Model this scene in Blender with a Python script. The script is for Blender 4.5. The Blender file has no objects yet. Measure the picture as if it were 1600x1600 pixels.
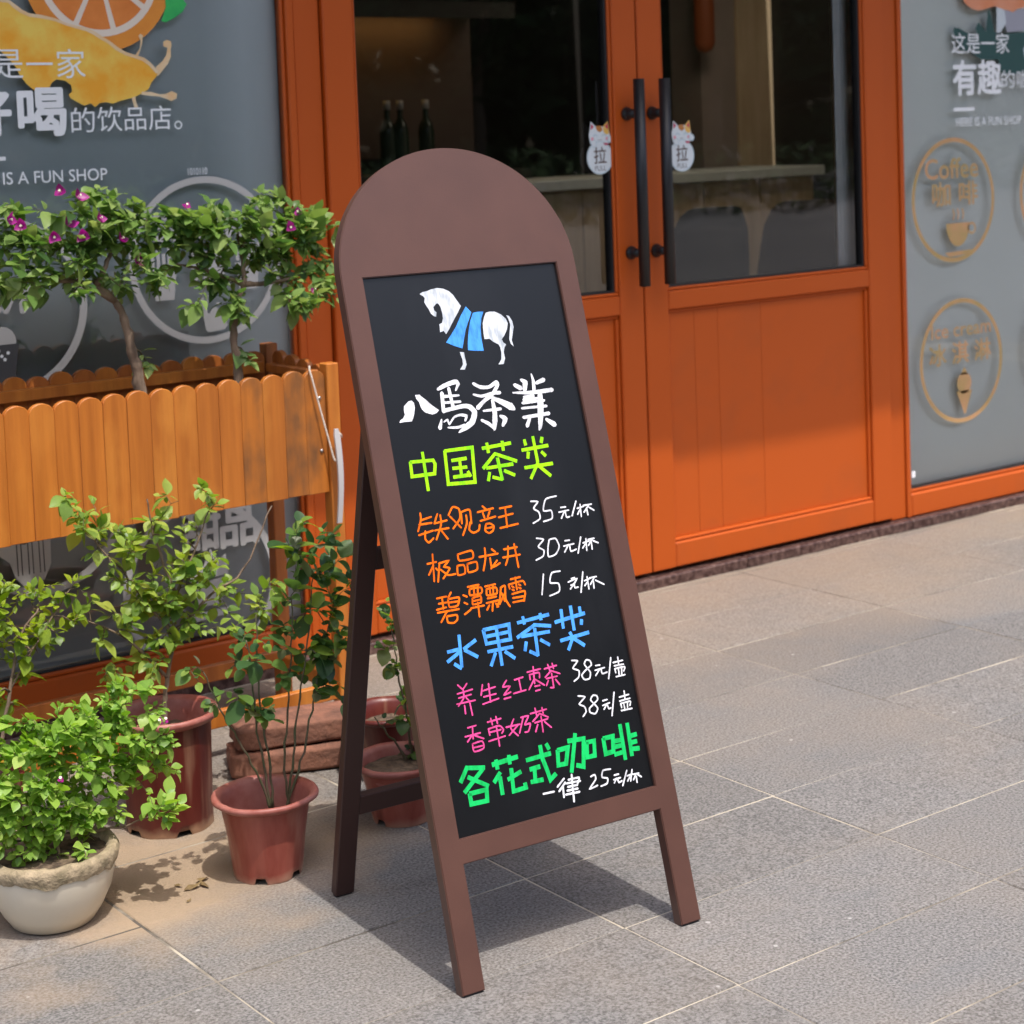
import bpy, bmesh, math, random, json
from mathutils import Vector, Matrix, noise
random.seed(11)
R=math.radians
SC=bpy.context.scene; COL=SC.collection
# ------------------------------------------------------------------ camera
H=1.30
cd=bpy.data.cameras.new('camera'); cam=bpy.data.objects.new('camera',cd); COL.objects.link(cam)
yaw,pitch,roll=R(36.453),R(3.899),R(-2.097)
f=Vector((math.sin(yaw)*math.cos(pitch),math.cos(yaw)*math.cos(pitch),-math.sin(pitch)))
r=Vector((math.cos(yaw),-math.sin(yaw),0)); u=r.cross(f)
r2=math.cos(roll)*r+math.sin(roll)*u; u2=-math.sin(roll)*r+math.cos(roll)*u
m=Matrix((r2,u2,-f)).transposed().to_4x4(); m.translation=Vector((0,0,H)); cam.matrix_world=m
cd.sensor_width=36; cd.lens=2918.2/1600*36; cd.shift_y=-0.25; cd.clip_start=.05; cd.clip_end=500
cd.dof.use_dof=True; cd.dof.focus_distance=2.93; cd.dof.aperture_fstop=8.0
SC.camera=cam
# ------------------------------------------------------------------ world, sun, exposure
SUN_EL=69; TR=Vector((.06,.998))                      # horizontal direction in which the sunlight travels
w=bpy.data.worlds.new('World'); SC.world=w; w.use_nodes=True
nt=w.node_tree; bg=nt.nodes['Background']; sky=nt.nodes.new('ShaderNodeTexSky'); sky.sky_type='NISHITA'
sky.sun_disc=False; sky.sun_elevation=R(SUN_EL); sky.sun_rotation=math.atan2(-TR.x,-TR.y)
sky.air_density=1.0; sky.dust_density=4.0; sky.ozone_density=1.0
nt.links.new(sky.outputs[0],bg.inputs[0]); bg.inputs[1].default_value=0.15
sd=bpy.data.lights.new('sun','SUN'); sun=bpy.data.objects.new('sun',sd); COL.objects.link(sun)
sd.energy=2.15; sd.angle=R(.55); sd.color=(1,.965,.92)
d=Vector((TR.x*math.cos(R(SUN_EL)),TR.y*math.cos(R(SUN_EL)),-math.sin(R(SUN_EL))))
sun.rotation_euler=d.to_track_quat('-Z','Y').to_euler(); sun.location=(0,-3,8)
vs=SC.view_settings; vs.view_transform='Standard'; vs.look='None'; vs.exposure=0.87; vs.gamma=1; vs.use_curve_mapping=False
try:
    SC.cycles.transparent_max_bounces=24; SC.cycles.max_bounces=10
except Exception: pass
# ------------------------------------------------------------------ materials
def hexl(r,g,b): return (r,g,b,1)
def mat(name,col,rough=.5,col2=None,scale=8,detail=5,stretch=(1,1,1),bump=0,bscale=60,spec=.5,metal=0,coat=0,rnd=0,contrast=(.35,.65),obj=True):
    M=bpy.data.materials.new(name); M.use_nodes=True; N=M.node_tree.nodes; L=M.node_tree.links
    b=N['Principled BSDF']; b.inputs['Roughness'].default_value=rough; b.inputs['Metallic'].default_value=metal
    b.inputs['Specular IOR Level'].default_value=spec
    if coat: b.inputs['Coat Weight'].default_value=coat; b.inputs['Coat Roughness'].default_value=.15
    tc=N.new('ShaderNodeTexCoord'); mp=N.new('ShaderNodeMapping'); mp.inputs['Scale'].default_value=stretch
    L.new(tc.outputs['Object' if obj else 'Generated'],mp.inputs[0])
    oi=N.new('ShaderNodeObjectInfo')
    va=N.new('ShaderNodeVectorMath'); va.operation='ADD'; L.new(mp.outputs[0],va.inputs[0])
    vm=N.new('ShaderNodeVectorMath'); vm.operation='SCALE'; cx=N.new('ShaderNodeCombineXYZ')
    for i in range(3): L.new(oi.outputs['Random'],cx.inputs[i])
    L.new(cx.outputs[0],vm.inputs[0]); vm.inputs['Scale'].default_value=13.7; L.new(vm.outputs[0],va.inputs[1])
    vec=va.outputs[0]
    out=None
    if col2 is not None:
        n=N.new('ShaderNodeTexNoise'); n.inputs['Scale'].default_value=scale; n.inputs['Detail'].default_value=detail; n.inputs['Roughness'].default_value=.6
        L.new(vec,n.inputs['Vector'])
        cr=N.new('ShaderNodeValToRGB'); e=cr.color_ramp.elements
        e[0].position,e[1].position=contrast; e[0].color=(*col,1); e[1].color=(*col2,1)
        L.new(n.outputs['Fac'],cr.inputs[0]); out=cr.outputs[0]
    else:
        b.inputs['Base Color'].default_value=(*col,1)
        n=N.new('ShaderNodeTexNoise'); n.inputs['Scale'].default_value=scale; L.new(vec,n.inputs['Vector'])
        mx=N.new('ShaderNodeMix'); mx.data_type='RGBA'; mx.inputs[6].default_value=(*[c*.93 for c in col],1); mx.inputs[7].default_value=(*[min(1,c*1.05) for c in col],1)
        L.new(n.outputs['Fac'],mx.inputs[0]); out=mx.outputs[2]
    if rnd:
        hs=N.new('ShaderNodeHueSaturation'); mr=N.new('ShaderNodeMapRange'); mr.inputs[3].default_value=1-rnd; mr.inputs[4].default_value=1+rnd
        L.new(oi.outputs['Random'],mr.inputs[0]); L.new(mr.outputs[0],hs.inputs['Value']); L.new(out,hs.inputs['Color']); out=hs.outputs[0]
    L.new(out,b.inputs['Base Color'])
    if bump:
        n2=N.new('ShaderNodeTexNoise'); n2.inputs['Scale'].default_value=bscale; n2.inputs['Detail'].default_value=4; L.new(vec,n2.inputs['Vector'])
        bp=N.new('ShaderNodeBump'); bp.inputs['Strength'].default_value=bump; bp.inputs['Distance'].default_value=.004; L.new(n2.outputs['Fac'],bp.inputs['Height']); L.new(bp.outputs[0],b.inputs['Normal'])
    M['_out']=0
    return M
def addcol(M,fn):
    """insert a colour overlay before the base colour"""
    N=M.node_tree.nodes; L=M.node_tree.links; b=N['Principled BSDF']
    cur=b.inputs['Base Color'].links[0].from_socket
    new=fn(N,L,cur); L.new(new,b.inputs['Base Color']); return M
ORANGE=mat('orange_paint',(.50,.088,.009),.45,scale=3,bump=.08,bscale=300,spec=.3)
ORANGE2=mat('orange_paint_dirty',(.50,.090,.010),.48,col2=(.43,.086,.015),scale=5,bump=.1,bscale=200,contrast=(.5,.8),spec=.3)
BROWN=mat('brown_board_paint',(.095,.041,.029),.42,col2=(.082,.035,.025),scale=9,bump=.05,bscale=400,spec=.55,rnd=.04)
BROWN_SHADE=mat('shaded_brown_board_paint',(.045,.018,.014),.5,scale=6)  # the board's brown again, with the rear leaf's shade put into the colour
BLACKB=mat('chalkboard_black',(.0022,.0022,.003),.34,scale=5,spec=.6,col2=(.012,.012,.014),stretch=(1,1,.35),contrast=(.5,.85),detail=8)
BLACKM=mat('black_metal',(.012,.012,.015),.42,scale=30,bump=.1,bscale=500)
GASKET=mat('black_rubber',(.012,.013,.015),.5)
FILML=mat('grey_window_film',(.47,.53,.545),.5,scale=2,spec=.4)
def reflection_band(N,L,cur):   # pale reflection streak painted into the sheet's colour; darker tone towards the bottom
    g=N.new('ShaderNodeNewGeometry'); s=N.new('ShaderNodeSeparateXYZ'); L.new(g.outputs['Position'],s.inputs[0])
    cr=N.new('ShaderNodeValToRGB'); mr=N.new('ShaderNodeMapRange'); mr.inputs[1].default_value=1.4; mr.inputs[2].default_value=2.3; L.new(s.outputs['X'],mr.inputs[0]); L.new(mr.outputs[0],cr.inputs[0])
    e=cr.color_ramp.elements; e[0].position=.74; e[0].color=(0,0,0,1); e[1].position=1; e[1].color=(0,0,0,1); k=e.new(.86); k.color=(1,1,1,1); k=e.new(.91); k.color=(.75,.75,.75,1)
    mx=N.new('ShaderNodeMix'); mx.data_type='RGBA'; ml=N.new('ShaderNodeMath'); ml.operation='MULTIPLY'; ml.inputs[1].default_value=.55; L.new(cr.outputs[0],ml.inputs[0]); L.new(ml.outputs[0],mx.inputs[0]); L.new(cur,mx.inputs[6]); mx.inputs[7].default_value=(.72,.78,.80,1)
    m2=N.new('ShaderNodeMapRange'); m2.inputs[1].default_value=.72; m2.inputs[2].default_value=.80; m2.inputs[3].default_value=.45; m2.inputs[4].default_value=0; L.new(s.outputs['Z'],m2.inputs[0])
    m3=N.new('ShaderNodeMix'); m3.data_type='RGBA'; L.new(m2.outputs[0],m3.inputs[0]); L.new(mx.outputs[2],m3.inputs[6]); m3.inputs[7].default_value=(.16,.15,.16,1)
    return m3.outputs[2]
addcol(FILML,reflection_band)
FILMR=mat('pale_grey_window_film',(.84,.87,.83),.5,scale=2,spec=.4)
def emis(name,c,s):
    M=bpy.data.materials.new(name); M.use_nodes=True; b=M.node_tree.nodes['Principled BSDF']
    b.inputs['Base Color'].default_value=(*c,1); b.inputs['Emission Color'].default_value=(*c,1); b.inputs['Emission Strength'].default_value=s; return M
def glass(name,tint=(1,1,1),base=.0,ior=1.5):
    M=bpy.data.materials.new(name); M.use_nodes=True; N=M.node_tree.nodes; L=M.node_tree.links
    N.remove(N['Principled BSDF']); o=N['Material Output']
    t=N.new('ShaderNodeBsdfTransparent'); t.inputs[0].default_value=(*tint,1)
    g=N.new('ShaderNodeBsdfGlossy'); g.inputs['Roughness'].default_value=.015
    fr=N.new('ShaderNodeFresnel'); fr.inputs[0].default_value=ior
    a=N.new('ShaderNodeMath'); a.operation='ADD'; a.use_clamp=True; a.inputs[1].default_value=base; L.new(fr.outputs[0],a.inputs[0])
    n=N.new('ShaderNodeTexNoise'); n.inputs['Scale'].default_value=2.2; tc=N.new('ShaderNodeTexCoord'); L.new(tc.outputs['Object'],n.inputs[0])
    bp=N.new('ShaderNodeBump'); bp.inputs['Strength'].default_value=.12; bp.inputs['Distance'].default_value=.01; L.new(n.outputs['Fac'],bp.inputs['Height']); L.new(bp.outputs[0],g.inputs['Normal'])
    m=N.new('ShaderNodeMixShader'); L.new(a.outputs[0],m.inputs[0]); L.new(t.outputs[0],m.inputs[1]); L.new(g.outputs[0],m.inputs[2]); L.new(m.outputs[0],o.inputs[0]); return M
GLASS=glass('clear_glass',(.93,.94,.93),.06)
GLASSW=glass('window_glass',(.99,1,1),.05,1.4)
DW=mat('white_print',(.90,.92,.94),.45); DGREY=mat('grey_white_print',(.52,.51,.49),.5)
DGOLD=mat('gold_print',(.55,.40,.16),.35,metal=.4,col2=(.75,.42,.22),scale=9)
FLUO={}
for n,c in dict(white=(.80,.80,.84),chalkwhite=(.60,.63,.68),lime=(.34,.74,.008),orange=(1.0,.165,.004),blue=(.075,.33,.90),pink=(.80,.08,.30),green=(.008,.52,.12)).items():
    c2={'lime':(.16,.56,.01),'chalkwhite':(.36,.40,.44),'green':(.006,.34,.07)}.get(n,tuple(k*.6 for k in c))
    FLUO[n]=mat(n+'_marker',c,.8,spec=.15,col2=c2,scale=110,contrast=(.46,.68),stretch=(1,1,.3))
# wood
def wood(name,a,b,dark,gr=26,k=.45,thr=.56,pc=(.13,.060,.024)):
    M=mat(name,a,.45,col2=b,scale=gr*1.6,detail=8,stretch=(1,1,.05),bump=.2,bscale=150,rnd=.05,contrast=(.3,.72))
    def knots(N,L,cur):
        tc=N.new('ShaderNodeTexCoord'); oi=N.new('ShaderNodeObjectInfo'); cx=N.new('ShaderNodeVectorMath'); cx.operation='ADD'
        sc=N.new('ShaderNodeVectorMath'); sc.operation='SCALE'; c=N.new('ShaderNodeCombineXYZ')
        for i in range(3): L.new(oi.outputs['Random'],c.inputs[i])
        L.new(c.outputs[0],sc.inputs[0]); sc.inputs['Scale'].default_value=31.3
        mp=N.new('ShaderNodeMapping'); mp.inputs['Scale'].default_value=(13,0,4.6); L.new(tc.outputs['Object'],cx.inputs[0]); L.new(sc.outputs[0],cx.inputs[1]); L.new(cx.outputs[0],mp.inputs[0])
        v=N.new('ShaderNodeTexVoronoi'); v.inputs['Scale'].default_value=1.0; L.new(mp.outputs[0],v.inputs['Vector'])
        cr=N.new('ShaderNodeValToRGB'); e=cr.color_ramp.elements; e[0].position=.028; e[0].color=(1,1,1,1); e[1].position=.06; e[1].color=(0,0,0,1); L.new(v.outputs['Distance'],cr.inputs[0])
        mx=N.new('ShaderNodeMix'); mx.data_type='RGBA'; L.new(cr.outputs[0],mx.inputs[0]); L.new(cur,mx.inputs[6]); mx.inputs[7].default_value=(*dark,1)
        n=N.new('ShaderNodeTexNoise'); n.inputs['Scale'].default_value=9; n.inputs['Detail'].default_value=6; mp2=N.new('ShaderNodeMapping'); mp2.inputs['Scale'].default_value=(1,1,.5); L.new((N.new('ShaderNodeNewGeometry').outputs['Position'] if k>.9 else cx.outputs[0]),mp2.inputs[0]); L.new(mp2.outputs[0],n.inputs[0])
        cr2=N.new('ShaderNodeValToRGB'); e=cr2.color_ramp.elements; e[0].position=thr; e[1].position=thr+.14; L.new(n.outputs['Fac'],cr2.inputs[0])
        ml=N.new('ShaderNodeMath'); ml.operation='MULTIPLY'; L.new(cr2.outputs[0],ml.inputs[0]); ml.inputs[1].default_value=.8*k
        m2=N.new('ShaderNodeMix'); m2.data_type='RGBA'; L.new(ml.outputs[0],m2.inputs[0]); L.new(mx.outputs[2],m2.inputs[6]); m2.inputs[7].default_value=(*pc,1)
        return m2.outputs[2]
    return addcol(M,knots)
WOOD=wood('stained_pine',(.54,.172,.022),(.34,.095,.011),(.16,.05,.018),k=.7,thr=.52,pc=(.62,.235,.036))
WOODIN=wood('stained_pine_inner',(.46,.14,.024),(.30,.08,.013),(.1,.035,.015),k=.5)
WOODW=wood('weathered_stained_pine',(.54,.172,.022),(.36,.11,.014),(.11,.04,.015),k=1.15,thr=.44)
# stone paving with dirt
def stone(name,a,b,rnd=.09):
    M=mat(name,a,.82,col2=b,scale=200,detail=2,bump=.7,bscale=230,rnd=rnd,spec=.25,contrast=(.32,.68))
    def dirt(N,L,cur):
        g=N.new('ShaderNodeNewGeometry')
        # broad warm/cool patches
        n=N.new('ShaderNodeTexNoise'); n.inputs['Scale'].default_value=1.9; n.inputs['Detail'].default_value=7; n.inputs['Roughness'].default_value=.62; L.new(g.outputs['Position'],n.inputs[0])
        cr=N.new('ShaderNodeValToRGB'); e=cr.color_ramp.elements; e[0].position=.44; e[1].position=.68; L.new(n.outputs['Fac'],cr.inputs[0])
        ml=N.new('ShaderNodeMath'); ml.operation='MULTIPLY'; L.new(cr.outputs[0],ml.inputs[0]); ml.inputs[1].default_value=.16
        # sandy soil around the flower pots: falls off with distance, ragged by noise
        dist=N.new('ShaderNodeVectorMath'); dist.operation='DISTANCE'; sq=N.new('ShaderNodeMapping'); sq.inputs['Scale'].default_value=(1,1.25,1); L.new(g.outputs['Position'],sq.inputs[0]); L.new(sq.outputs[0],dist.inputs[0]); dist.inputs[1].default_value=(1.36,3.03*1.25,0)
        n3=N.new('ShaderNodeTexNoise'); n3.inputs['Scale'].default_value=5; n3.inputs['Detail'].default_value=7; L.new(g.outputs['Position'],n3.inputs[0])
        ad=N.new('ShaderNodeMath'); ad.operation='MULTIPLY_ADD'; L.new(n3.outputs['Fac'],ad.inputs[0]); ad.inputs[1].default_value=.9; L.new(dist.outputs['Value'],ad.inputs[2])
        mr=N.new('ShaderNodeMapRange'); mr.inputs[1].default_value=.62; mr.inputs[2].default_value=1.0; mr.inputs[3].default_value=.92; mr.inputs[4].default_value=0; L.new(ad.outputs[0],mr.inputs[0])
        mx0=N.new('ShaderNodeMath'); mx0.operation='MAXIMUM'; L.new(ml.outputs[0],mx0.inputs[0]); L.new(mr.outputs[0],mx0.inputs[1])
        # pale dust gathered along the shop front
        sp=N.new('ShaderNodeSeparateXYZ'); L.new(g.outputs['Position'],sp.inputs[0])
        dn=N.new('ShaderNodeMath'); dn.operation='MULTIPLY_ADD'; L.new(n.outputs['Fac'],dn.inputs[0]); dn.inputs[1].default_value=1.6; L.new(sp.outputs['Y'],dn.inputs[2])
        dr=N.new('ShaderNodeMapRange'); dr.inputs[1].default_value=3.75; dr.inputs[2].default_value=4.75; dr.inputs[3].default_value=0; dr.inputs[4].default_value=.55; L.new(dn.outputs[0],dr.inputs[0])
        mz=N.new('ShaderNodeMath'); mz.operation='MAXIMUM'; L.new(mx0.outputs[0],mz.inputs[0]); L.new(dr.outputs[0],mz.inputs[1]); mx0=mz
        mx=N.new('ShaderNodeMix'); mx.data_type='RGBA'; L.new(mx0.outputs[0],mx.inputs[0]); L.new(cur,mx.inputs[6]); mx.inputs[7].default_value=(.34,.25,.165,1)
        # small pale spots
        v=N.new('ShaderNodeTexVoronoi'); v.inputs['Scale'].default_value=9; L.new(g.outputs['Position'],v.inputs['Vector'])
        c2=N.new('ShaderNodeValToRGB'); e=c2.color_ramp.elements; e[0].position=.028; e[0].color=(1,1,1,1); e[1].position=.045; e[1].color=(0,0,0,1); L.new(v.outputs['Distance'],c2.inputs[0])
        m2=N.new('ShaderNodeMath'); m2.operation='MULTIPLY'; L.new(c2.outputs[0],m2.inputs[0]); m2.inputs[1].default_value=.5
        m3=N.new('ShaderNodeMix'); m3.data_type='RGBA'; L.new(m2.outputs[0],m3.inputs[0]); L.new(mx.outputs[2],m3.inputs[6]); m3.inputs[7].default_value=(.55,.53,.50,1)
        # cool dark scuffs
        n4=N.new('ShaderNodeTexNoise'); n4.inputs['Scale'].default_value=3.3; n4.inputs['Detail'].default_value=5; mp=N.new('ShaderNodeMapping'); mp.inputs['Location'].default_value=(7,3,0); mp.inputs['Scale'].default_value=(.6,1.6,1); L.new(g.outputs['Position'],mp.inputs[0]); L.new(mp.outputs[0],n4.inputs[0])
        c4=N.new('ShaderNodeValToRGB'); e=c4.color_ramp.elements; e[0].position=.58; e[1].position=.75; L.new(n4.outputs['Fac'],c4.inputs[0])
        m5=N.new('ShaderNodeMath'); m5.operation='MULTIPLY'; L.new(c4.outputs[0],m5.inputs[0]); m5.inputs[1].default_value=.28
        m4=N.new('ShaderNodeMix'); m4.data_type='RGBA'; L.new(m5.outputs[0],m4.inputs[0]); L.new(m3.outputs[2],m4.inputs[6]); m4.inputs[7].default_value=(.13,.145,.16,1)
        return m4.outputs[2]
    return addcol(M,dirt)
STONE=stone('grey_granite_paving',(.084,.081,.078),(.250,.240,.231))
MORTAR=mat('sandy_joint',(.47,.41,.32),.9,col2=(.09,.075,.06),scale=4,bump=.4,bscale=200,contrast=(.40,.62))
FARST=mat('distant_paving',(.15,.145,.14),.9,col2=(.19,.18,.17),scale=.5)
REDGR=mat('red_granite',(.045,.018,.015),.45,col2=(.20,.12,.10),scale=60,contrast=(.4,.75),bump=.15)
SOIL=mat('soil',(.05,.032,.02),.95,col2=(.16,.11,.07),scale=60,bump=1,bscale=90)
def pot_mat(name,a,b,c,hz):
    M=mat(name,a,.38,col2=b,scale=20,detail=8,stretch=(1,1,.22),bump=.2,bscale=80,contrast=(.35,.7))
    def scuff(N,L,cur):
        tc=N.new('ShaderNodeTexCoord'); s=N.new('ShaderNodeSeparateXYZ'); L.new(tc.outputs['Object'],s.inputs[0])
        n=N.new('ShaderNodeTexNoise'); n.inputs['Scale'].default_value=25; n.inputs['Detail'].default_value=6; L.new(tc.outputs['Object'],n.inputs[0])
        a_=N.new('ShaderNodeMath'); a_.operation='MULTIPLY_ADD'; L.new(n.outputs['Fac'],a_.inputs[0]); a_.inputs[1].default_value=-hz*1.2; L.new(s.outputs['Z'],a_.inputs[2])
        mr=N.new('ShaderNodeMapRange'); mr.inputs[1].default_value=-hz*.45; mr.inputs[2].default_value=hz*.05; mr.inputs[3].default_value=.75; mr.inputs[4].default_value=0; L.new(a_.outputs[0],mr.inputs[0])
        mp=N.new('ShaderNodeMapping'); mp.inputs['Scale'].default_value=(1,1,.09); L.new(tc.outputs['Object'],mp.inputs[0]); n5=N.new('ShaderNodeTexNoise'); n5.inputs['Scale'].default_value=38; n5.inputs['Detail'].default_value=5; L.new(mp.outputs[0],n5.inputs[0])
        r5=N.new('ShaderNodeMapRange'); r5.inputs[1].default_value=.56; r5.inputs[2].default_value=.72; r5.inputs[3].default_value=0; r5.inputs[4].default_value=.38; L.new(n5.outputs['Fac'],r5.inputs[0])
        m5=N.new('ShaderNodeMath'); m5.operation='MAXIMUM'; L.new(mr.outputs[0],m5.inputs[0]); L.new(r5.outputs[0],m5.inputs[1]); mr=m5
        mx=N.new('ShaderNodeMix'); mx.data_type='RGBA'; L.new(mr.outputs[0],mx.inputs[0]); L.new(cur,mx.inputs[6]); mx.inputs[7].default_value=(*c,1); return mx.outputs[2]
    return addcol(M,scuff)
POTR=pot_mat('faded_red_plastic',(.22,.035,.022),(.36,.10,.07),(.45,.24,.16),.03)
POTRIM=mat('faded_pink_plastic',(.27,.068,.048),.5,col2=(.40,.15,.12),scale=20)
POTB=pot_mat('dark_red_plastic',(.075,.008,.006),(.125,.022,.014),(.42,.25,.15),.03)
BOWL=mat('cream_ceramic',(.60,.53,.41),.3,col2=(.66,.60,.49),scale=6,spec=.5)
CRUST=mat('mossy_crust',(.40,.31,.20),.95,col2=(.20,.16,.095),scale=45,bump=1,bscale=120)
BRICKM=mat('red_brick_stone',(.27,.115,.07),.9,col2=(.13,.06,.04),scale=18,bump=.9,bscale=70)
BARK=mat('bark',(.26,.18,.12),.9,col2=(.11,.075,.05),scale=40,stretch=(1,1,.4),bump=1,bscale=90)
TWIG=mat('twig',(.20,.14,.09),.85,col2=(.08,.06,.03),scale=40)
STEMG=mat('green_stem',(.07,.09,.035),.6,col2=(.12,.08,.05),scale=30)
ROPE=mat('cotton_cord',(.72,.62,.52),.9,scale=200,bump=.6,bscale=500)
PLW=mat('white_plastic',(.52,.49,.48),.5)
SCREW=mat('steel',(.55,.54,.52),.35,metal=1)
CONC=mat('pale_render',(.42,.41,.39),.9,col2=(.36,.35,.33),scale=1)
ASPH=mat('asphalt',(.05,.05,.052),.9,scale=20)
def leafmat(name,cols,trans=.44,rough=.40):
    M=bpy.data.materials.new(name); M.use_nodes=True; N=M.node_tree.nodes; L=M.node_tree.links; b=N['Principled BSDF']; o=N['Material Output']
    oi=N.new('ShaderNodeObjectInfo'); g=N.new('ShaderNodeNewGeometry'); a=N.new('ShaderNodeMath'); a.operation='ADD'; L.new(oi.outputs['Random'],a.inputs[0]); L.new(g.outputs['Random Per Island'],a.inputs[1])
    fr=N.new('ShaderNodeMath'); fr.operation='FRACT'; L.new(a.outputs[0],fr.inputs[0])
    cr=N.new('ShaderNodeValToRGB'); e=cr.color_ramp.elements
    e[0].color=(*cols[0],1); e[0].position=0; e[1].color=(*cols[-1],1); e[1].position=1
    for i,c in enumerate(cols[1:-1]): k=e.new((i+1)/(len(cols)-1)); k.color=(*c,1)
    L.new(fr.outputs[0],cr.inputs[0])
    tc=N.new('ShaderNodeTexCoord'); n=N.new('ShaderNodeTexNoise'); n.inputs['Scale'].default_value=60; L.new(tc.outputs['Object'],n.inputs[0])
    hs=N.new('ShaderNodeHueSaturation'); mr=N.new('ShaderNodeMapRange'); mr.inputs[3].default_value=.8; mr.inputs[4].default_value=1.2; L.new(n.outputs['Fac'],mr.inputs[0]); L.new(mr.outputs[0],hs.inputs['Value']); L.new(cr.outputs[0],hs.inputs['Color'])
    L.new(hs.outputs[0],b.inputs['Base Color']); b.inputs['Roughness'].default_value=rough; b.inputs['Specular IOR Level'].default_value=.4
    t=N.new('ShaderNodeBsdfTranslucent'); h2=N.new('ShaderNodeHueSaturation'); h2.inputs['Saturation'].default_value=1.15; h2.inputs['Value'].default_value=1.3; L.new(hs.outputs[0],h2.inputs['Color']); L.new(h2.outputs[0],t.inputs[0])
    m=N.new('ShaderNodeMixShader'); m.inputs[0].default_value=trans; L.new(b.outputs[0],m.inputs[1]); L.new(t.outputs[0],m.inputs[2]); L.new(m.outputs[0],o.inputs[0]); return M
LEAFA=leafmat('bougainvillea_leaf',[(.055,.12,.035),(.15,.27,.06),(.26,.38,.10),(.09,.17,.04),(.19,.31,.07),(.35,.44,.14),(.12,.22,.05)])
LEAFC=leafmat('shrub_leaf',[(.09,.17,.04),(.23,.36,.06),(.36,.48,.09),(.14,.24,.05),(.24,.37,.06),(.42,.48,.09),(.20,.32,.05)])
LEAFD=leafmat('yellowish_leaf',[(.10,.17,.02),(.22,.34,.025),(.34,.42,.03),(.14,.24,.02)])
LEAFE=leafmat('bush_leaf',[(.14,.27,.04),(.27,.45,.07),(.38,.55,.10),(.18,.33,.05),(.31,.49,.08),(.42,.53,.13)])
LEAFF=leafmat('rose_leaf',[(.035,.08,.025),(.06,.14,.045),(.13,.23,.05),(.05,.11,.04),(.26,.40,.05),(.17,.18,.11)])
PETAL=leafmat('magenta_bract',[(.30,.015,.19),(.45,.03,.30),(.24,.01,.13)],.35)
CREAM=mat('cream_flower_tube',(.8,.75,.55),.6)
# ------------------------------------------------------------------ helpers
def link(o,parent=None):
    COL.objects.link(o)
    if parent is not None: o.parent=parent
    return o
def tag(o,label=None,cat=None,group=None,kind=None):
    if label:o['label']=label
    if cat:o['category']=cat
    if group:o['group']=group
    if kind:o['kind']=kind
    return o
def empty(name,loc=(0,0,0),rz=0,parent=None):
    o=bpy.data.objects.new(name,None); o.location=loc; o.rotation_euler=(0,0,rz); o.empty_display_size=.05; return link(o,parent)
def mesh(name,verts,faces,mt,parent=None,smooth=False,loc=None):
    me=bpy.data.meshes.new(name); me.from_pydata([tuple(v) for v in verts],[],faces); me.update()
    me.materials.append(mt)
    if smooth: me.polygons.foreach_set('use_smooth',[True]*len(me.polygons))
    o=bpy.data.objects.new(name,me)
    if loc is not None:o.location=loc
    return link(o,parent)
def fixn(o):
    bm=bmesh.new(); bm.from_mesh(o.data); bmesh.ops.recalc_face_normals(bm,faces=bm.faces); bm.to_mesh(o.data); bm.free(); return o
def box(name,x0,x1,y0,y1,z0,z1,mt,parent=None,bev=.002,seg=1,local=True):
    bm=bmesh.new(); bmesh.ops.create_cube(bm,size=1)
    c=Vector(((x0+x1)/2,(y0+y1)/2,(z0+z1)/2))
    for v in bm.verts: v.co=Vector((v.co.x*(x1-x0),v.co.y*(y1-y0),v.co.z*(z1-z0)))
    if bev: bmesh.ops.bevel(bm,geom=bm.edges[:],offset=bev,segments=seg,profile=.5,affect='EDGES')
    me=bpy.data.meshes.new(name); bm.to_mesh(me); bm.free(); me.materials.append(mt)
    o=bpy.data.objects.new(name,me); o.location=c; return link(o,parent)
def lathe(name,prof,mt,parent=None,n=40,loc=(0,0,0),mod=None,smooth=True,jit=0):
    V=[];Fc=[]
    for i,(rr,z) in enumerate(prof):
        for k in range(n):
            a=2*math.pi*k/n; q,zz=rr,z
            if mod: q,zz=mod(i,k,a,rr,z)
            V.append((q*math.cos(a),q*math.sin(a),zz))
    for i in range(len(prof)-1):
        for k in range(n):
            k2=(k+1)%n; Fc.append((i*n+k,i*n+k2,(i+1)*n+k2,(i+1)*n+k))
    o=mesh(name,V,Fc,mt,parent,smooth,loc); return o
def tube_data(pts,rad,n,V,Fc):
    base=len(V); P=[Vector(p) for p in pts]
    for i,p in enumerate(P):
        t=(P[min(i+1,len(P)-1)]-P[max(i-1,0)]).normalized()
        a=t.orthogonal().normalized() if i==0 else (prev-t*prev.dot(t)).normalized()
        prev=a; b=t.cross(a); rr=rad[i] if isinstance(rad,(list,tuple)) else rad
        for k in range(n):
            an=2*math.pi*k/n; V.append(p+a*math.cos(an)*rr+b*math.sin(an)*rr)
    for i in range(len(P)-1):
        for k in range(n):
            k2=(k+1)%n; Fc.append((base+i*n+k,base+i*n+k2,base+(i+1)*n+k2,base+(i+1)*n+k))
    Fc.append(tuple(base+k for k in range(n))[::-1]); Fc.append(tuple(base+(len(P)-1)*n+k for k in range(n)))
def tube(name,pts,rad,mt,parent=None,n=8):
    V=[];Fc=[];tube_data(pts,rad,n,V,Fc); return mesh(name,V,Fc,mt,parent,True)
def smoothpts(P,k=4):
    P=[Vector(p) for p in P]; out=[]
    for i in range(len(P)-1):
        p0=P[max(i-1,0)];p1=P[i];p2=P[i+1];p3=P[min(i+2,len(P)-1)]
        for j in range(k):
            t=j/k; out.append(.5*((2*p1)+(p2-p0)*t+(2*p0-5*p1+4*p2-p3)*t*t+(3*p1-p0-3*p2+p3)*t**3))
    out.append(P[-1]); return out
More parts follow.
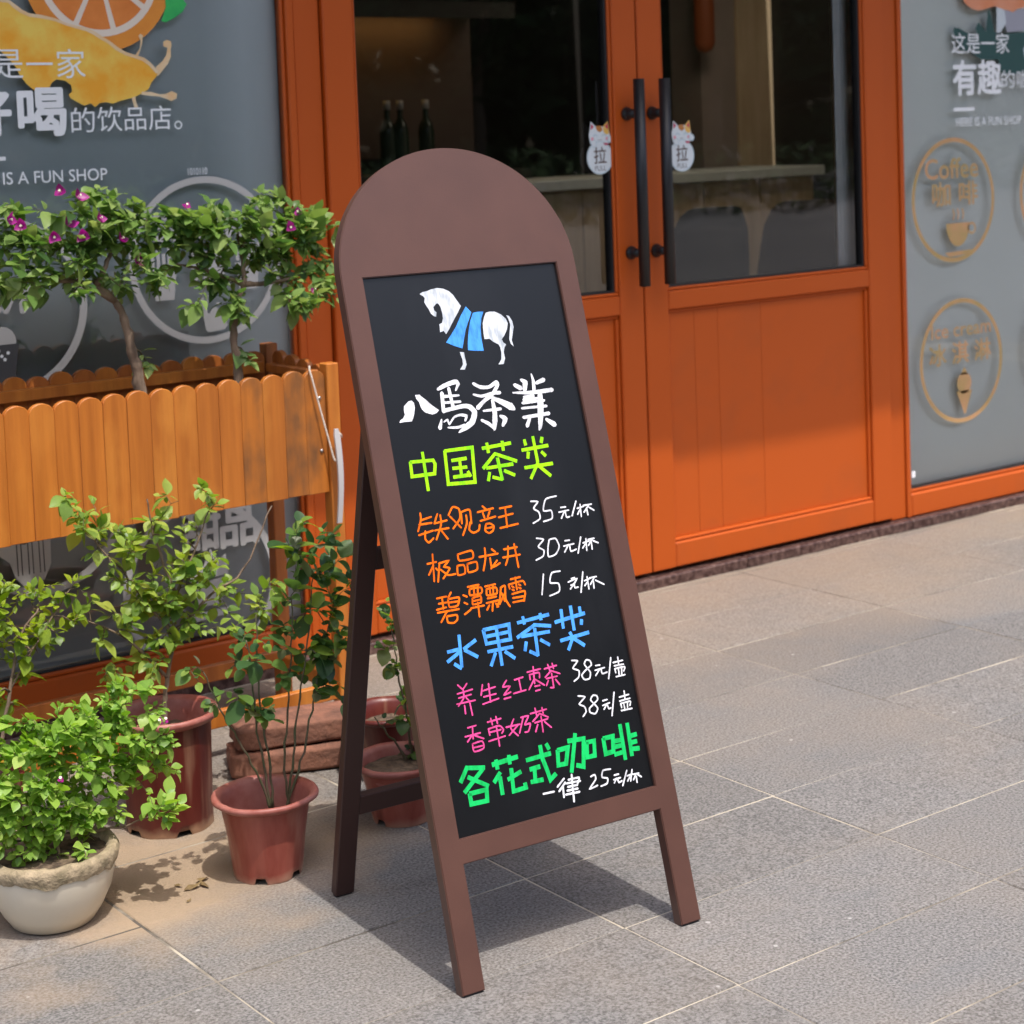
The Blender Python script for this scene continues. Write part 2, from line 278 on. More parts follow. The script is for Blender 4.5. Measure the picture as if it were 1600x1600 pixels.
def prism(name,poly,y0,y1,mt,parent=None,loc=(0,0,0)):
    """outline in x,z extruded from y0 to y1 (y0 faces the street)"""
    n=len(poly); V=[(x,y0,z) for x,z in poly]+[(x,y1,z) for x,z in poly]
    Fc=[tuple(range(n)),tuple(range(2*n-1,n-1,-1))]+[(i,i+n,(i+1)%n+n,(i+1)%n) for i in range(n)]
    o=mesh(name,V,Fc,mt,parent,loc=loc); return fixn(o)
# flat print on the shop glass: lettering fitted to a centre, width and height
def text(name,s,cx,cz,w_,h_,y,mt,parent,bold=0,rot=0):
    c=bpy.data.curves.new(name,'FONT'); c.body=s; c.resolution_u=3
    t=bpy.data.objects.new('tmp',c); COL.objects.link(t); bpy.context.view_layer.update()
    dg=bpy.context.evaluated_depsgraph_get(); me=bpy.data.meshes.new_from_object(t.evaluated_get(dg))
    bpy.data.objects.remove(t); bpy.data.curves.remove(c)
    xs=[v.co.x for v in me.vertices]; ys=[v.co.y for v in me.vertices]
    x0,x1,y0,y1=min(xs),max(xs),min(ys),max(ys); sx=w_/(x1-x0); sy=(h_/(y1-y0)) if h_ else sx
    ca,sa=math.cos(rot),math.sin(rot); h0=sy*(y1-y0)
    for v in me.vertices:
        a=(v.co.x-(x0+x1)/2)*sx; b=(v.co.y-(y0+y1)/2)*sy
        v.co=Vector((cx+a*ca-b*sa,y,cz+a*sa+b*ca))
    if bold:
        bm=bmesh.new(); bm.from_mesh(me); src=bm.faces[:]; e_=bold*h0*.62
        for k in range(8):
            a=k*math.pi/4; dd=bmesh.ops.duplicate(bm,geom=src)
            for v in [g_ for g_ in dd['geom'] if isinstance(g_,bmesh.types.BMVert)]: v.co+=Vector((math.cos(a)*e_,-.00002*(k+1),math.sin(a)*e_))
        bm.to_mesh(me); bm.free()
    me.materials.clear(); me.materials.append(mt); me.name=name
    return link(bpy.data.objects.new(name,me),parent)
def flat(name,poly,y,mt,parent):
    V=[(x,y,z) for x,z in poly]; n=len(V)
    bm=bmesh.new(); vs_=[bm.verts.new(v) for v in V]; fc=bm.faces.new(vs_); bm.normal_update(); bmesh.ops.triangulate(bm,faces=[fc],ngon_method='EAR_CLIP')
    bm.normal_update()
    me=bpy.data.meshes.new(name); bm.to_mesh(me); bm.free(); me.materials.append(mt); return link(bpy.data.objects.new(name,me),parent)
def ring(name,cx,cz,r0,r1,y,mt,parent,n=72,a0=0,a1=2*math.pi):
    V=[];Fc=[]
    for i in range(n+1):
        a=a0+(a1-a0)*i/n
        V+= [(cx+r0*math.cos(a),y,cz+r0*math.sin(a)),(cx+r1*math.cos(a),y,cz+r1*math.sin(a))]
    for i in range(n): Fc.append((2*i,2*i+1,2*i+3,2*i+2))
    return mesh(name,V,Fc,mt,parent)
def disc(cx,cz,r_,n=36,sz=1): return [(cx+r_*math.cos(2*math.pi*i/n),cz+sz*r_*math.sin(2*math.pi*i/n)) for i in range(n)]
def rrect(cx,cz,w_,h_,r_=.008,n=5):
    out=[]
    for sx,sz,a0 in ((1,1,0),(-1,1,90),(-1,-1,180),(1,-1,270)):
        for i in range(n+1):
            a=R(a0+90*i/n); out.append((cx+sx*(w_/2-r_)+r_*math.cos(a),cz+sz*(h_/2-r_)+r_*math.sin(a)))
    return out
STROKES=[["shop_name_lettering","white",1,[[[1431,9183,50],[1589,9237,71],[1778,9271,80],[1820,9227,63],[1754,9128,21]],[[1492,9113,63],[1463,8815,67]],[[1634,9177,55],[1652,8876,63]],[[1507,9055,54],[1796,9044,34]],[[1509,8952,38],[1806,8939,42]],[[1460,8823,63],[1831,8860,68],[1963,8832,85],[2034,8734,97],[1957,8583,106],[1803,8502,84],[1677,8442,17]],[[1494,8544,25],[1672,8527,46],[1813,8550,42]],[[1398,8684,29],[1343,8556,71]],[[1435,8644,21],[1508,8671,33],[1527,8598,29],[1639,8699,34],[1757,8722,42],[1865,8693,55],[1831,8618,29]]]],["shop_name_lettering","white",1,[[[2110,9206,51],[2233,9133,64],[2393,9119,56],[2546,9180,65],[2559,9128,65],[2436,8990,56]],[[2073,9029,30],[2225,8983,51],[2439,9006,56],[2580,9005,60]],[[2420,8971,64],[2281,8916,64],[2113,8801,72]],[[2423,8931,60],[2613,8829,99],[2738,8754,130],[2794,8708,65]],[[2209,8738,38],[2541,8736,52]],[[2415,8891,56],[2415,8690,86],[2390,8553,94],[2352,8417,51]],[[2354,8427,43],[2266,8517,60],[2143,8591,47]],[[2509,8619,43],[2591,8559,94],[2522,8457,47]]]],["shop_name_lettering","white",1,[[[3030,9174,35],[3102,9121,96],[3071,8998,79]],[[2895,9098,65],[3000,9034,78]],[[3255,9249,22],[3271,9124,57],[3253,8979,66]],[[3323,9088,53],[3476,9127,75]],[[2833,8975,26],[3182,8939,61],[3605,8941,75]],[[3026,8881,35],[3217,8880,44],[3161,8839,31]],[[3016,8835,57],[3350,8829,39]],[[3352,8890,88],[3311,8649,123],[3245,8372,74],[3211,8305,30]],[[2981,8784,48],[3412,8781,40]],[[2951,8698,39],[3439,8684,44]],[[2953,8544,56],[3459,8555,61]],[[3086,8553,52],[2994,8401,74]],[[3390,8461,57],[3525,8359,97]]]],["chinese_tea_heading","lime",0,[[[700,8080,55],[1115,8059,56],[1140,7994,56],[1101,7843,55],[687,7849,55],[700,8080,55]],[[946,8209,55],[933,7591,55]]]],["chinese_tea_heading","lime",0,[[[1356,8178,56],[1872,8173,57],[1813,7612,56],[1315,7644,56],[1356,8178,56]],[[1452,8009,56],[1729,8013,56]],[[1445,7882,56],[1709,7872,56]],[[1432,7741,56],[1714,7739,56]],[[1600,8013,56],[1583,7741,56]],[[1715,7798,56],[1750,7715,56]]]],["chinese_tea_heading","lime",0,[[[2059,8134,57],[2614,8155,58]],[[2160,8209,57],[2159,8050,57]],[[2456,8204,58],[2448,8053,58]],[[2283,8022,57],[2007,7808,57]],[[2277,8017,57],[2666,7846,58]],[[2071,7805,57],[2582,7809,58]],[[2308,7943,57],[2328,7579,57]],[[2330,7587,57],[2157,7646,57]],[[2113,7730,57],[2062,7599,57]],[[2396,7723,57],[2581,7625,58]]]],["chinese_tea_heading","lime",0,[[[2885,8176,58],[2892,8087,58]],[[3235,8174,59],[3200,8089,59]],[[2802,8011,58],[3323,8027,59]],[[3059,8207,59],[3064,7783,58]],[[2918,7967,58],[2889,7866,58]],[[3174,7939,59],[3239,7862,59]],[[2793,7718,58],[3347,7721,59]],[[3066,7771,58],[2875,7527,58]],[[3076,7709,58],[3267,7523,59]]]],["green_tea_menu_lettering","orange",1,[[[718,7257,30],[709,7156,30],[625,6981,30]],[[710,7146,30],[903,7174,30]],[[659,7082,30],[893,7079,30]],[[627,6920,30],[892,6956,30]],[[753,6966,30],[729,6847,30],[782,6782,30],[877,6836,30]],[[1020,7204,30],[936,7058,30]],[[937,7062,30],[1172,7079,31]],[[922,6952,30],[1182,6954,30]],[[1068,7177,30],[1052,7025,30],[923,6806,30]],[[1029,6956,30],[1132,6787,30]]]],["green_tea_menu_lettering","orange",1,[[[1218,7155,31],[1299,7257,31],[1342,7272,31],[1428,7223,31],[1415,7075,31],[1261,6933,31]],[[1242,7131,31],[1408,6928,31]],[[1454,7173,31],[1435,6990,31]],[[1466,7172,31],[1554,7190,31],[1623,7174,31],[1608,6965,31]],[[1537,7110,31],[1524,6977,31],[1416,6803,31]],[[1589,6988,31],[1550,6870,31],[1620,6814,31],[1723,6844,31],[1754,6923,31]]]],["green_tea_menu_lettering","orange",1,[[[1867,7209,31],[1922,7153,31]],[[1758,7126,31],[2060,7150,31]],[[1851,7107,31],[1867,7021,31]],[[1987,7115,31],[1931,7026,31]],[[1781,6981,31],[2075,7012,31]],[[1872,6916,31],[1839,6817,31],[1902,6768,31],[1981,6796,31],[2010,6865,31],[1945,6916,31],[1872,6916,31]],[[1870,6848,31],[1980,6852,31]]]],["green_tea_menu_lettering","orange",1,[[[2179,7129,31],[2409,7133,32]],[[2132,6989,31],[2411,7012,32]],[[2283,7123,31],[2259,6812,31]],[[2122,6815,31],[2470,6836,32]]]],["green_tea_menu_lettering","orange",1,[[[689,6455,30],[854,6462,30]],[[809,6591,30],[757,6169,30]],[[791,6421,30],[682,6282,30]],[[827,6365,30],[851,6331,30]],[[905,6438,30],[824,6150,30]],[[894,6431,30],[1071,6445,30],[975,6366,30],[1071,6326,30],[925,6187,30]],[[903,6333,30],[1023,6228,30],[1159,6223,30]]]],["green_tea_menu_lettering","orange",1,[[[1260,6518,30],[1520,6540,31],[1519,6420,31],[1275,6417,30],[1260,6518,30]],[[1217,6344,30],[1201,6200,30],[1332,6208,30],[1338,6333,30],[1217,6344,30]],[[1403,6346,31],[1400,6213,30],[1561,6229,31],[1572,6350,31],[1403,6346,31]]]],["green_tea_menu_lettering","orange",1,[[[1641,6418,31],[1994,6420,31]],[[1772,6543,31],[1753,6384,31],[1677,6196,31]],[[1895,6507,31],[1952,6453,31]],[[1837,6371,31],[1837,6231,31],[1905,6232,31],[2005,6266,31]],[[1957,6315,31],[1822,6204,31]]]],["green_tea_menu_lettering","orange",1,[[[2120,6469,31],[2373,6468,31]],[[2075,6343,31],[2405,6342,31]],[[2208,6506,31],[2164,6321,31],[2102,6216,31]],[[2329,6525,31],[2330,6337,31],[2333,6145,31]]]],["green_tea_menu_lettering","orange",1,[[[750,5900,30],[928,5903,30]],[[765,5813,30],[914,5812,30]],[[843,5897,30],[836,5726,30]],[[715,5726,30],[888,5738,30]],[[1018,5953,30],[952,5879,30]],[[942,5856,30],[1144,5851,30],[1096,5733,30],[950,5733,30],[942,5856,30]],[[955,5801,30],[1114,5795,30]],[[719,5679,30],[1108,5674,30]],[[893,5682,30],[753,5525,30]],[[871,5597,30],[1048,5591,30],[1048,5519,30],[976,5479,30],[875,5504,30],[871,5597,30]]]],["green_tea_menu_lettering","orange",1,[[[1229,5873,30],[1293,5838,30]],[[1224,5756,30],[1279,5723,30]],[[1196,5574,30],[1322,5630,30]],[[1334,5987,30],[1545,5989,31]],[[1364,5949,30],[1354,5853,30],[1559,5850,31],[1573,5940,31],[1364,5949,30]],[[1442,5981,30],[1431,5856,30]],[[1518,5977,31],[1497,5854,30]],[[1386,5803,30],[1375,5703,30],[1525,5710,30],[1536,5810,31],[1386,5803,30]],[[1390,5753,30],[1520,5756,30]],[[1330,5649,30],[1575,5653,30]],[[1469,5719,30],[1456,5494,30]]]],["green_tea_menu_lettering","orange",1,[[[1651,5943,31],[1846,5949,31]],[[1670,5899,31],[1664,5798,31],[1844,5803,31],[1844,5896,31],[1670,5899,31]],[[1732,5918,31],[1723,5802,31]],[[1797,5924,31],[1780,5799,31]],[[1658,5749,31],[1824,5755,31]],[[1625,5681,31],[1849,5689,31]],[[1746,5686,31],[1707,5545,31]],[[1669,5641,31],[1612,5575,31]],[[1792,5649,31],[1828,5590,31]],[[1938,5880,31],[1881,5704,31],[1804,5590,31]],[[1932,5877,31],[2019,5892,31],[1989,5686,31],[2045,5558,31]],[[1930,5795,31],[1968,5657,31]],[[2003,5795,31],[1860,5626,31]]]],["green_tea_menu_lettering","orange",1,[[[2145,5979,31],[2329,5987,31]],[[2089,5901,31],[2099,5833,31]],[[2089,5901,31],[2359,5920,31],[2398,5851,31]],[[2237,5994,31],[2229,5800,31]],[[2146,5867,31],[2179,5841,31]],[[2139,5814,31],[2174,5796,31]],[[2276,5877,31],[2310,5853,31]],[[2270,5826,31],[2304,5804,31]],[[2119,5743,31],[2367,5752,31],[2319,5599,31]],[[2125,5680,31],[2331,5675,31]],[[2115,5612,31],[2332,5613,31]]]],["price_lettering","white",1,[[[2790,7160,25],[2923,7135,25],[2822,7039,25],[2907,6967,25],[2908,6857,25],[2762,6802,25]],[[3302,7179,25],[3085,7155,25],[3002,6975,25],[3151,6958,25],[3140,6828,25],[2964,6800,25]],[[3347,6980,25],[3444,6977,25]],[[3293,6908,25],[3492,6917,25]],[[3410,6917,25],[3320,6802,25]],[[3418,6895,25],[3424,6808,25],[3489,6808,25]],[[3666,7043,26],[3536,6814,25]],[[3664,6920,26],[3798,6938,26]],[[3734,6979,26],[3714,6778,26]],[[3715,6896,26],[3652,6823,26]],[[3793,6950,26],[3963,6952,26]],[[3904,6945,26],[3785,6839,26]],[[3850,6894,26],[3852,6786,26]],[[3891,6914,26],[3990,6844,26]]]],["price_lettering","white",1,[[[2771,6553,25],[2900,6513,25],[2778,6415,25],[2869,6338,25],[2835,6249,25],[2690,6206,25]],[[3010,6496,25],[2957,6367,25],[2938,6227,25],[3081,6243,25],[3177,6355,25],[3137,6493,25],[3010,6496,25]],[[3306,6431,25],[3398,6428,25]],[[3265,6348,25],[3470,6358,25]],[[3362,6359,25],[3260,6247,25]],[[3382,6335,25],[3388,6246,25],[3500,6263,25]],[[3627,6447,25],[3517,6193,25]],[[3650,6343,25],[3780,6360,26]],[[3721,6405,26],[3697,6212,25]],[[3703,6329,25],[3628,6261,25]],[[3763,6384,26],[3886,6387,26]],[[3845,6383,26],[3748,6286,26]],[[3816,6333,26],[3810,6216,26]],[[3856,6351,26],[3950,6302,26]]]],["price_lettering","white",1,[[[2779,5963,25],[2681,5643,25]],[[3107,5960,25],[2942,5957,25],[2876,5808,25],[3032,5770,25],[3018,5642,25],[2825,5600,25]],[[3293,5804,25],[3362,5814,25]],[[3222,5760,25],[3400,5787,25],[3240,5643,25]],[[3261,5703,25],[3339,5712,25]],[[3328,5697,25],[3335,5649,25],[3397,5652,25]],[[3541,5878,25],[3432,5557,25]],[[3536,5731,25],[3676,5757,25]],[[3606,5790,25],[3598,5585,25]],[[3600,5706,25],[3531,5651,25]],[[3651,5761,25],[3789,5763,25]],[[3740,5753,25],[3645,5654,25]],[[3712,5698,25],[3701,5581,25]],[[3756,5708,25],[3911,5613,25]]]],["fruit_tea_heading","blue",0,[[[1028,5276,56],[981,4783,55]],[[970,4765,55],[860,4853,55]],[[772,5055,55],[973,5061,55]],[[1000,5024,55],[742,4906,55]],[[1310,5150,56],[1069,5048,56]],[[1080,5034,56],[1296,4886,56]]]],["fruit_tea_heading","blue",0,[[[1480,5278,56],[1964,5284,57],[1945,5048,57],[1493,5057,56],[1480,5278,56]],[[1493,5168,56],[1947,5170,57]],[[1722,5285,57],[1707,4678,56]],[[1491,4931,56],[1961,4928,57]],[[1627,4891,56],[1506,4706,56]],[[1805,4879,57],[1963,4745,57]]]],["fruit_tea_heading","blue",0,[[[2127,5280,57],[2739,5312,58]],[[2245,5359,58],[2251,5239,57]],[[2578,5354,58],[2576,5253,58]],[[2428,5189,58],[2073,5052,57]],[[2420,5197,58],[2737,5126,58]],[[2153,5058,57],[2694,5042,58]],[[2425,5142,58],[2397,4707,57]],[[2398,4715,57],[2259,4801,57]],[[2224,4957,57],[2171,4823,57]],[[2498,4944,58],[2653,4834,58]]]],["fruit_tea_heading","blue",0,[[[2988,5349,59],[2967,5048,58]],[[3179,5374,59],[3167,4984,59]],[[3348,5331,59],[3347,5247,59]],[[2830,5168,58],[3427,5217,59]],[[3345,5125,59],[3322,5050,59]],[[2869,4862,58],[3437,4900,59]],[[3074,4963,59],[3113,4869,59]],[[3107,4863,59],[2988,4691,58]],[[3130,4853,59],[3311,4708,59]]]],["fruit_tea_menu_lettering","pink",1,[[[851,4528,25],[914,4456,25]],[[1016,4520,26],[927,4442,25]],[[817,4395,25],[1098,4415,26]],[[827,4328,25],[1060,4343,25]],[[777,4244,25],[1114,4242,26]],[[931,4457,25],[919,4320,25],[798,4208,25]],[[959,4312,25],[1000,4260,25]],[[908,4199,25],[901,4073,25]],[[1010,4219,25],[1013,4143,25],[1018,4026,25]]]],["fruit_tea_menu_lettering","pink",1,[[[1290,4449,26],[1234,4295,26]],[[1270,4356,26],[1513,4375,26]],[[1274,4262,26],[1504,4268,26]],[[1401,4444,26],[1382,4161,26]],[[1238,4155,26],[1538,4189,26]]]],["fruit_tea_menu_lettering","pink",1,[[[1737,4435,26],[1651,4348,26],[1778,4332,26],[1649,4224,26],[1778,4243,26]],[[1635,4162,26],[1761,4166,26]],[[1882,4414,26],[2046,4428,26]],[[1965,4413,26],[1971,4215,26]],[[1824,4210,26],[2060,4222,26]]]],["fruit_tea_menu_lettering","pink",1,[[[2142,4488,26],[2399,4495,26]],[[2269,4554,26],[2241,4290,26]],[[2174,4441,26],[2174,4363,26]],[[2174,4441,26],[2354,4444,26],[2350,4361,26]],[[2240,4351,26],[2117,4215,26]],[[2264,4351,26],[2416,4232,26]],[[2236,4246,26],[2330,4244,26]],[[2235,4173,26],[2320,4177,26]]]],["fruit_tea_menu_lettering","pink",1,[[[2470,4480,27],[2707,4494,27]],[[2547,4536,27],[2568,4429,27]],[[2632,4539,27],[2644,4456,27]],[[2592,4433,27],[2456,4347,26]],[[2591,4429,27],[2742,4356,27]],[[2476,4323,26],[2685,4325,27]],[[2589,4388,27],[2583,4160,27]],[[2502,4286,27],[2452,4217,26]],[[2640,4280,27],[2704,4186,27]],[[2521,4171,26],[2583,4160,27]]]],["price_lettering","white",1,[[[3011,4517,25],[3119,4487,25],[3009,4393,25],[3114,4332,25],[3087,4234,25],[2987,4186,25]],[[3364,4448,25],[3294,4476,25],[3241,4412,25],[3324,4272,25],[3289,4175,25],[3188,4177,25],[3154,4252,25],[3245,4318,25],[3369,4379,25],[3364,4448,25]],[[3450,4353,25],[3534,4348,25]],[[3423,4281,25],[3616,4292,25]],[[3520,4288,25],[3417,4197,25]],[[3542,4274,25],[3552,4205,25],[3649,4212,25]],[[3771,4425,25],[3654,4099,25]],[[3797,4338,25],[3991,4342,25]],[[3908,4410,25],[3899,4282,25]],[[3811,4283,25],[3997,4278,25]],[[3810,4235,25],[4008,4234,25],[3976,4168,25]],[[3810,4235,25],[3815,4169,25]],[[3882,4232,25],[3872,4125,25]],[[3947,4231,25],[3924,4123,25]],[[3806,4106,25],[3988,4107,25]]]],["price_lettering","white",1,[[[3009,3945,25],[3133,3904,25],[3005,3816,25],[3092,3758,25],[3106,3673,25],[3034,3611,25]],[[3367,3880,25],[3295,3900,25],[3236,3833,25],[3338,3689,25],[3274,3609,25],[3181,3648,25],[3183,3709,25],[3262,3756,25],[3368,3818,25],[3367,3880,25]],[[3461,3779,25],[3550,3783,25]],[[3445,3706,25],[3587,3724,25]],[[3529,3714,25],[3455,3642,25]],[[3536,3692,25],[3549,3636,25],[3594,3639,25]],[[3709,3871,25],[3585,3513,25]],[[3793,3774,25],[3985,3783,25]],[[3908,3854,25],[3896,3716,25]],[[3786,3712,25],[3996,3718,25]],[[3797,3669,25],[3990,3671,25],[3969,3604,25]],[[3797,3669,25],[3802,3603,25]],[[3855,3672,25],[3858,3577,25]],[[3933,3672,25],[3916,3581,25]],[[3783,3557,25],[3998,3552,25]]]],["fruit_tea_menu_lettering","pink",1,[[[895,3855,25],[1049,3862,25]],[[823,3731,25],[1103,3738,25]],[[980,3847,25],[958,3674,25]],[[958,3737,25],[850,3647,25]],[[989,3721,25],[1144,3640,25]],[[929,3601,25],[1107,3608,25],[1114,3498,25],[939,3481,25],[929,3601,25]],[[940,3540,25],[1100,3540,25]]]],["fruit_tea_menu_lettering","pink",1,[[[1263,3870,26],[1513,3879,26]],[[1332,3915,26],[1342,3815,26]],[[1429,3925,26],[1437,3816,26]],[[1258,3766,26],[1263,3666,25]],[[1258,3766,26],[1462,3775,26],[1523,3703,26],[1484,3655,26]],[[1263,3711,26],[1477,3712,26]],[[1226,3580,25],[1535,3601,26]],[[1405,3786,26],[1403,3472,26]]]],["fruit_tea_menu_lettering","pink",1,[[[1741,3824,26],[1661,3695,26],[1771,3559,26]],[[1579,3728,26],[1840,3724,26]],[[1800,3718,26],[1610,3595,26]],[[1876,3821,26],[2016,3818,26],[1928,3702,26],[2029,3698,26],[1971,3589,26],[1903,3586,26]],[[1914,3806,26],[1802,3591,26]]]],["fruit_tea_menu_lettering","pink",1,[[[2063,3845,26],[2373,3857,26]],[[2164,3912,26],[2173,3799,26]],[[2295,3897,26],[2298,3807,26]],[[2234,3817,26],[2082,3718,26]],[[2233,3814,26],[2379,3730,26]],[[2115,3691,26],[2364,3706,26]],[[2248,3770,26],[2235,3524,26]],[[2161,3656,26],[2100,3553,26]],[[2295,3673,26],[2401,3563,26]]]],["coffee_heading","green",0,[[[770,3284,69],[608,3080,69]],[[744,3270,69],[1070,3207,69]],[[1032,3193,69],[648,2916,69]],[[750,3128,69],[1081,2924,69]],[[728,2879,69],[1036,2878,69],[1015,2712,69],[728,2723,69],[728,2879,69]]]],["coffee_heading","green",0,[[[1214,3220,70],[1689,3246,71]],[[1295,3276,70],[1294,3138,70]],[[1537,3297,70],[1529,3168,70]],[[1328,3077,70],[1193,2954,70]],[[1310,3012,70],[1305,2745,70]],[[1536,3093,70],[1510,2748,70],[1742,2757,71],[1738,2826,71]],[[1447,2943,70],[1701,3012,71]]]],["coffee_heading","green",0,[[[1839,3159,71],[2300,3173,72]],[[2252,3330,72],[2286,3243,72]],[[2134,3328,72],[2133,3137,71],[2184,2926,71],[2212,2776,71],[2331,2845,72]],[[1874,3008,71],[2060,3016,71]],[[1958,3014,71],[1934,2819,71]],[[1852,2817,71],[2078,2808,71]]]],["coffee_heading","green",0,[[[2440,3191,72],[2639,3194,73],[2554,2959,72],[2407,2964,72],[2440,3191,72]],[[2661,3291,73],[2964,3270,73],[2868,2846,73],[2745,2892,73]],[[2822,3377,73],[2627,2808,72]],[[3008,3200,73],[3154,3195,74],[3117,2969,73],[2972,2973,73],[3008,3200,73]]]],["coffee_heading","green",0,[[[3337,3195,74],[3526,3193,74],[3486,2958,74],[3332,2953,74],[3337,3195,74]],[[3705,3344,75],[3688,2789,74]],[[3522,3112,74],[3675,3105,74]],[[3517,3024,74],[3670,3019,74]],[[3499,2904,74],[3666,2911,74]],[[3848,3336,75],[3826,2822,75]],[[3844,3129,75],[3988,3135,75]],[[3845,3025,75],[3967,3025,75]],[[3839,2923,75],[3991,2906,75]]]],["price_lettering","white",1,[[[2038,2593,32],[2239,2586,32]],[[2463,2742,33],[2317,2641,33]],[[2474,2679,33],[2333,2569,33]],[[2419,2635,33],[2401,2462,33]],[[2542,2705,33],[2743,2696,33],[2694,2612,33]],[[2477,2659,33],[2756,2643,33]],[[2506,2600,33],[2690,2593,33]],[[2481,2547,33],[2683,2538,33]],[[2444,2493,33],[2705,2482,33]],[[2619,2773,33],[2574,2356,33]]]],["price_lettering","white",1,[[[2969,2664,26],[3047,2676,27],[3048,2601,27],[2910,2484,26],[3066,2505,27]],[[3365,2701,27],[3219,2707,27],[3179,2610,27],[3277,2572,27],[3251,2496,27],[3128,2478,27]],[[3416,2592,27],[3503,2590,27]],[[3388,2524,27],[3525,2530,27]],[[3447,2536,27],[3389,2473,27]],[[3467,2511,27],[3481,2463,27],[3543,2475,27]],[[3671,2615,27],[3540,2397,27]],[[3658,2528,27],[3769,2539,27]],[[3774,2604,27],[3708,2435,27]],[[3708,2501,27],[3652,2447,27]],[[3777,2527,27],[3895,2523,27]],[[3830,2510,27],[3767,2443,27]],[[3834,2484,27],[3827,2389,27]],[[3865,2508,27],[3931,2457,27]]]]]
POLYS=[["shop_name_lettering","white",[[[857,9048],[914,9054],[950,9014],[952,8935],[923,8841],[886,8767],[855,8721],[728,8727],[629,8723],[647,8759],[707,8787],[751,8841],[745,8900],[760,8977]],[[997,9137],[1074,9132],[1114,9090],[1187,9027],[1279,8928],[1381,8844],[1332,8804],[1251,8788],[1188,8810],[1126,8837],[1075,8892],[1058,8943],[1046,9013],[1006,9071]]]],["horse_drawing","chalkwhite",[[[1407,10775],[1465,10801],[1550,10810],[1623,10832],[1748,10849],[1866,10826],[1963,10777],[2027,10711],[2077,10619],[2140,10512],[2056,10403],[1936,10265],[1834,10139],[1766,10068],[1732,10128],[1660,10108],[1667,10181],[1671,10241],[1729,10263],[1759,10335],[1763,10429],[1751,10524],[1725,10580],[1697,10596],[1653,10566],[1617,10535],[1621,10481],[1659,10444],[1637,10372],[1595,10389],[1551,10433],[1527,10503],[1488,10573],[1464,10629],[1486,10694],[1466,10729],[1420,10760]],[[2591,10358],[2672,10371],[2765,10363],[2879,10305],[2957,10223],[2980,10145],[2942,10039],[2864,9937],[2806,9887],[2826,9831],[2873,9792],[2832,9748],[2800,9670],[2803,9560],[2757,9470],[2655,9473],[2728,9554],[2753,9674],[2747,9757],[2726,9806],[2628,9863],[2576,9916],[2475,9918],[2475,10027],[2496,10188],[2546,10293]],[[2978,10283],[3030,10265],[3075,10178],[3080,10068],[3034,9948],[2998,9856],[3014,9745],[2968,9790],[2954,9874],[2990,10007],[3026,10114],[3010,10212]],[[1961,9751],[2042,9736],[2040,9649],[2050,9534],[1999,9452],[1909,9461],[1978,9535],[1986,9614]]]],["horse_blanket_drawing","blue",[[[2230,10497],[2316,10388],[2234,10252],[2150,10111],[2090,9968],[2026,9805],[1883,9859],[1738,9933],[1862,10056],[1980,10180],[2109,10358]],[[2345,10379],[2441,10387],[2549,10382],[2487,10271],[2441,10125],[2420,9951],[2420,9727],[2260,9742],[2125,9765],[2142,9882],[2198,10079],[2261,10236]]]]]
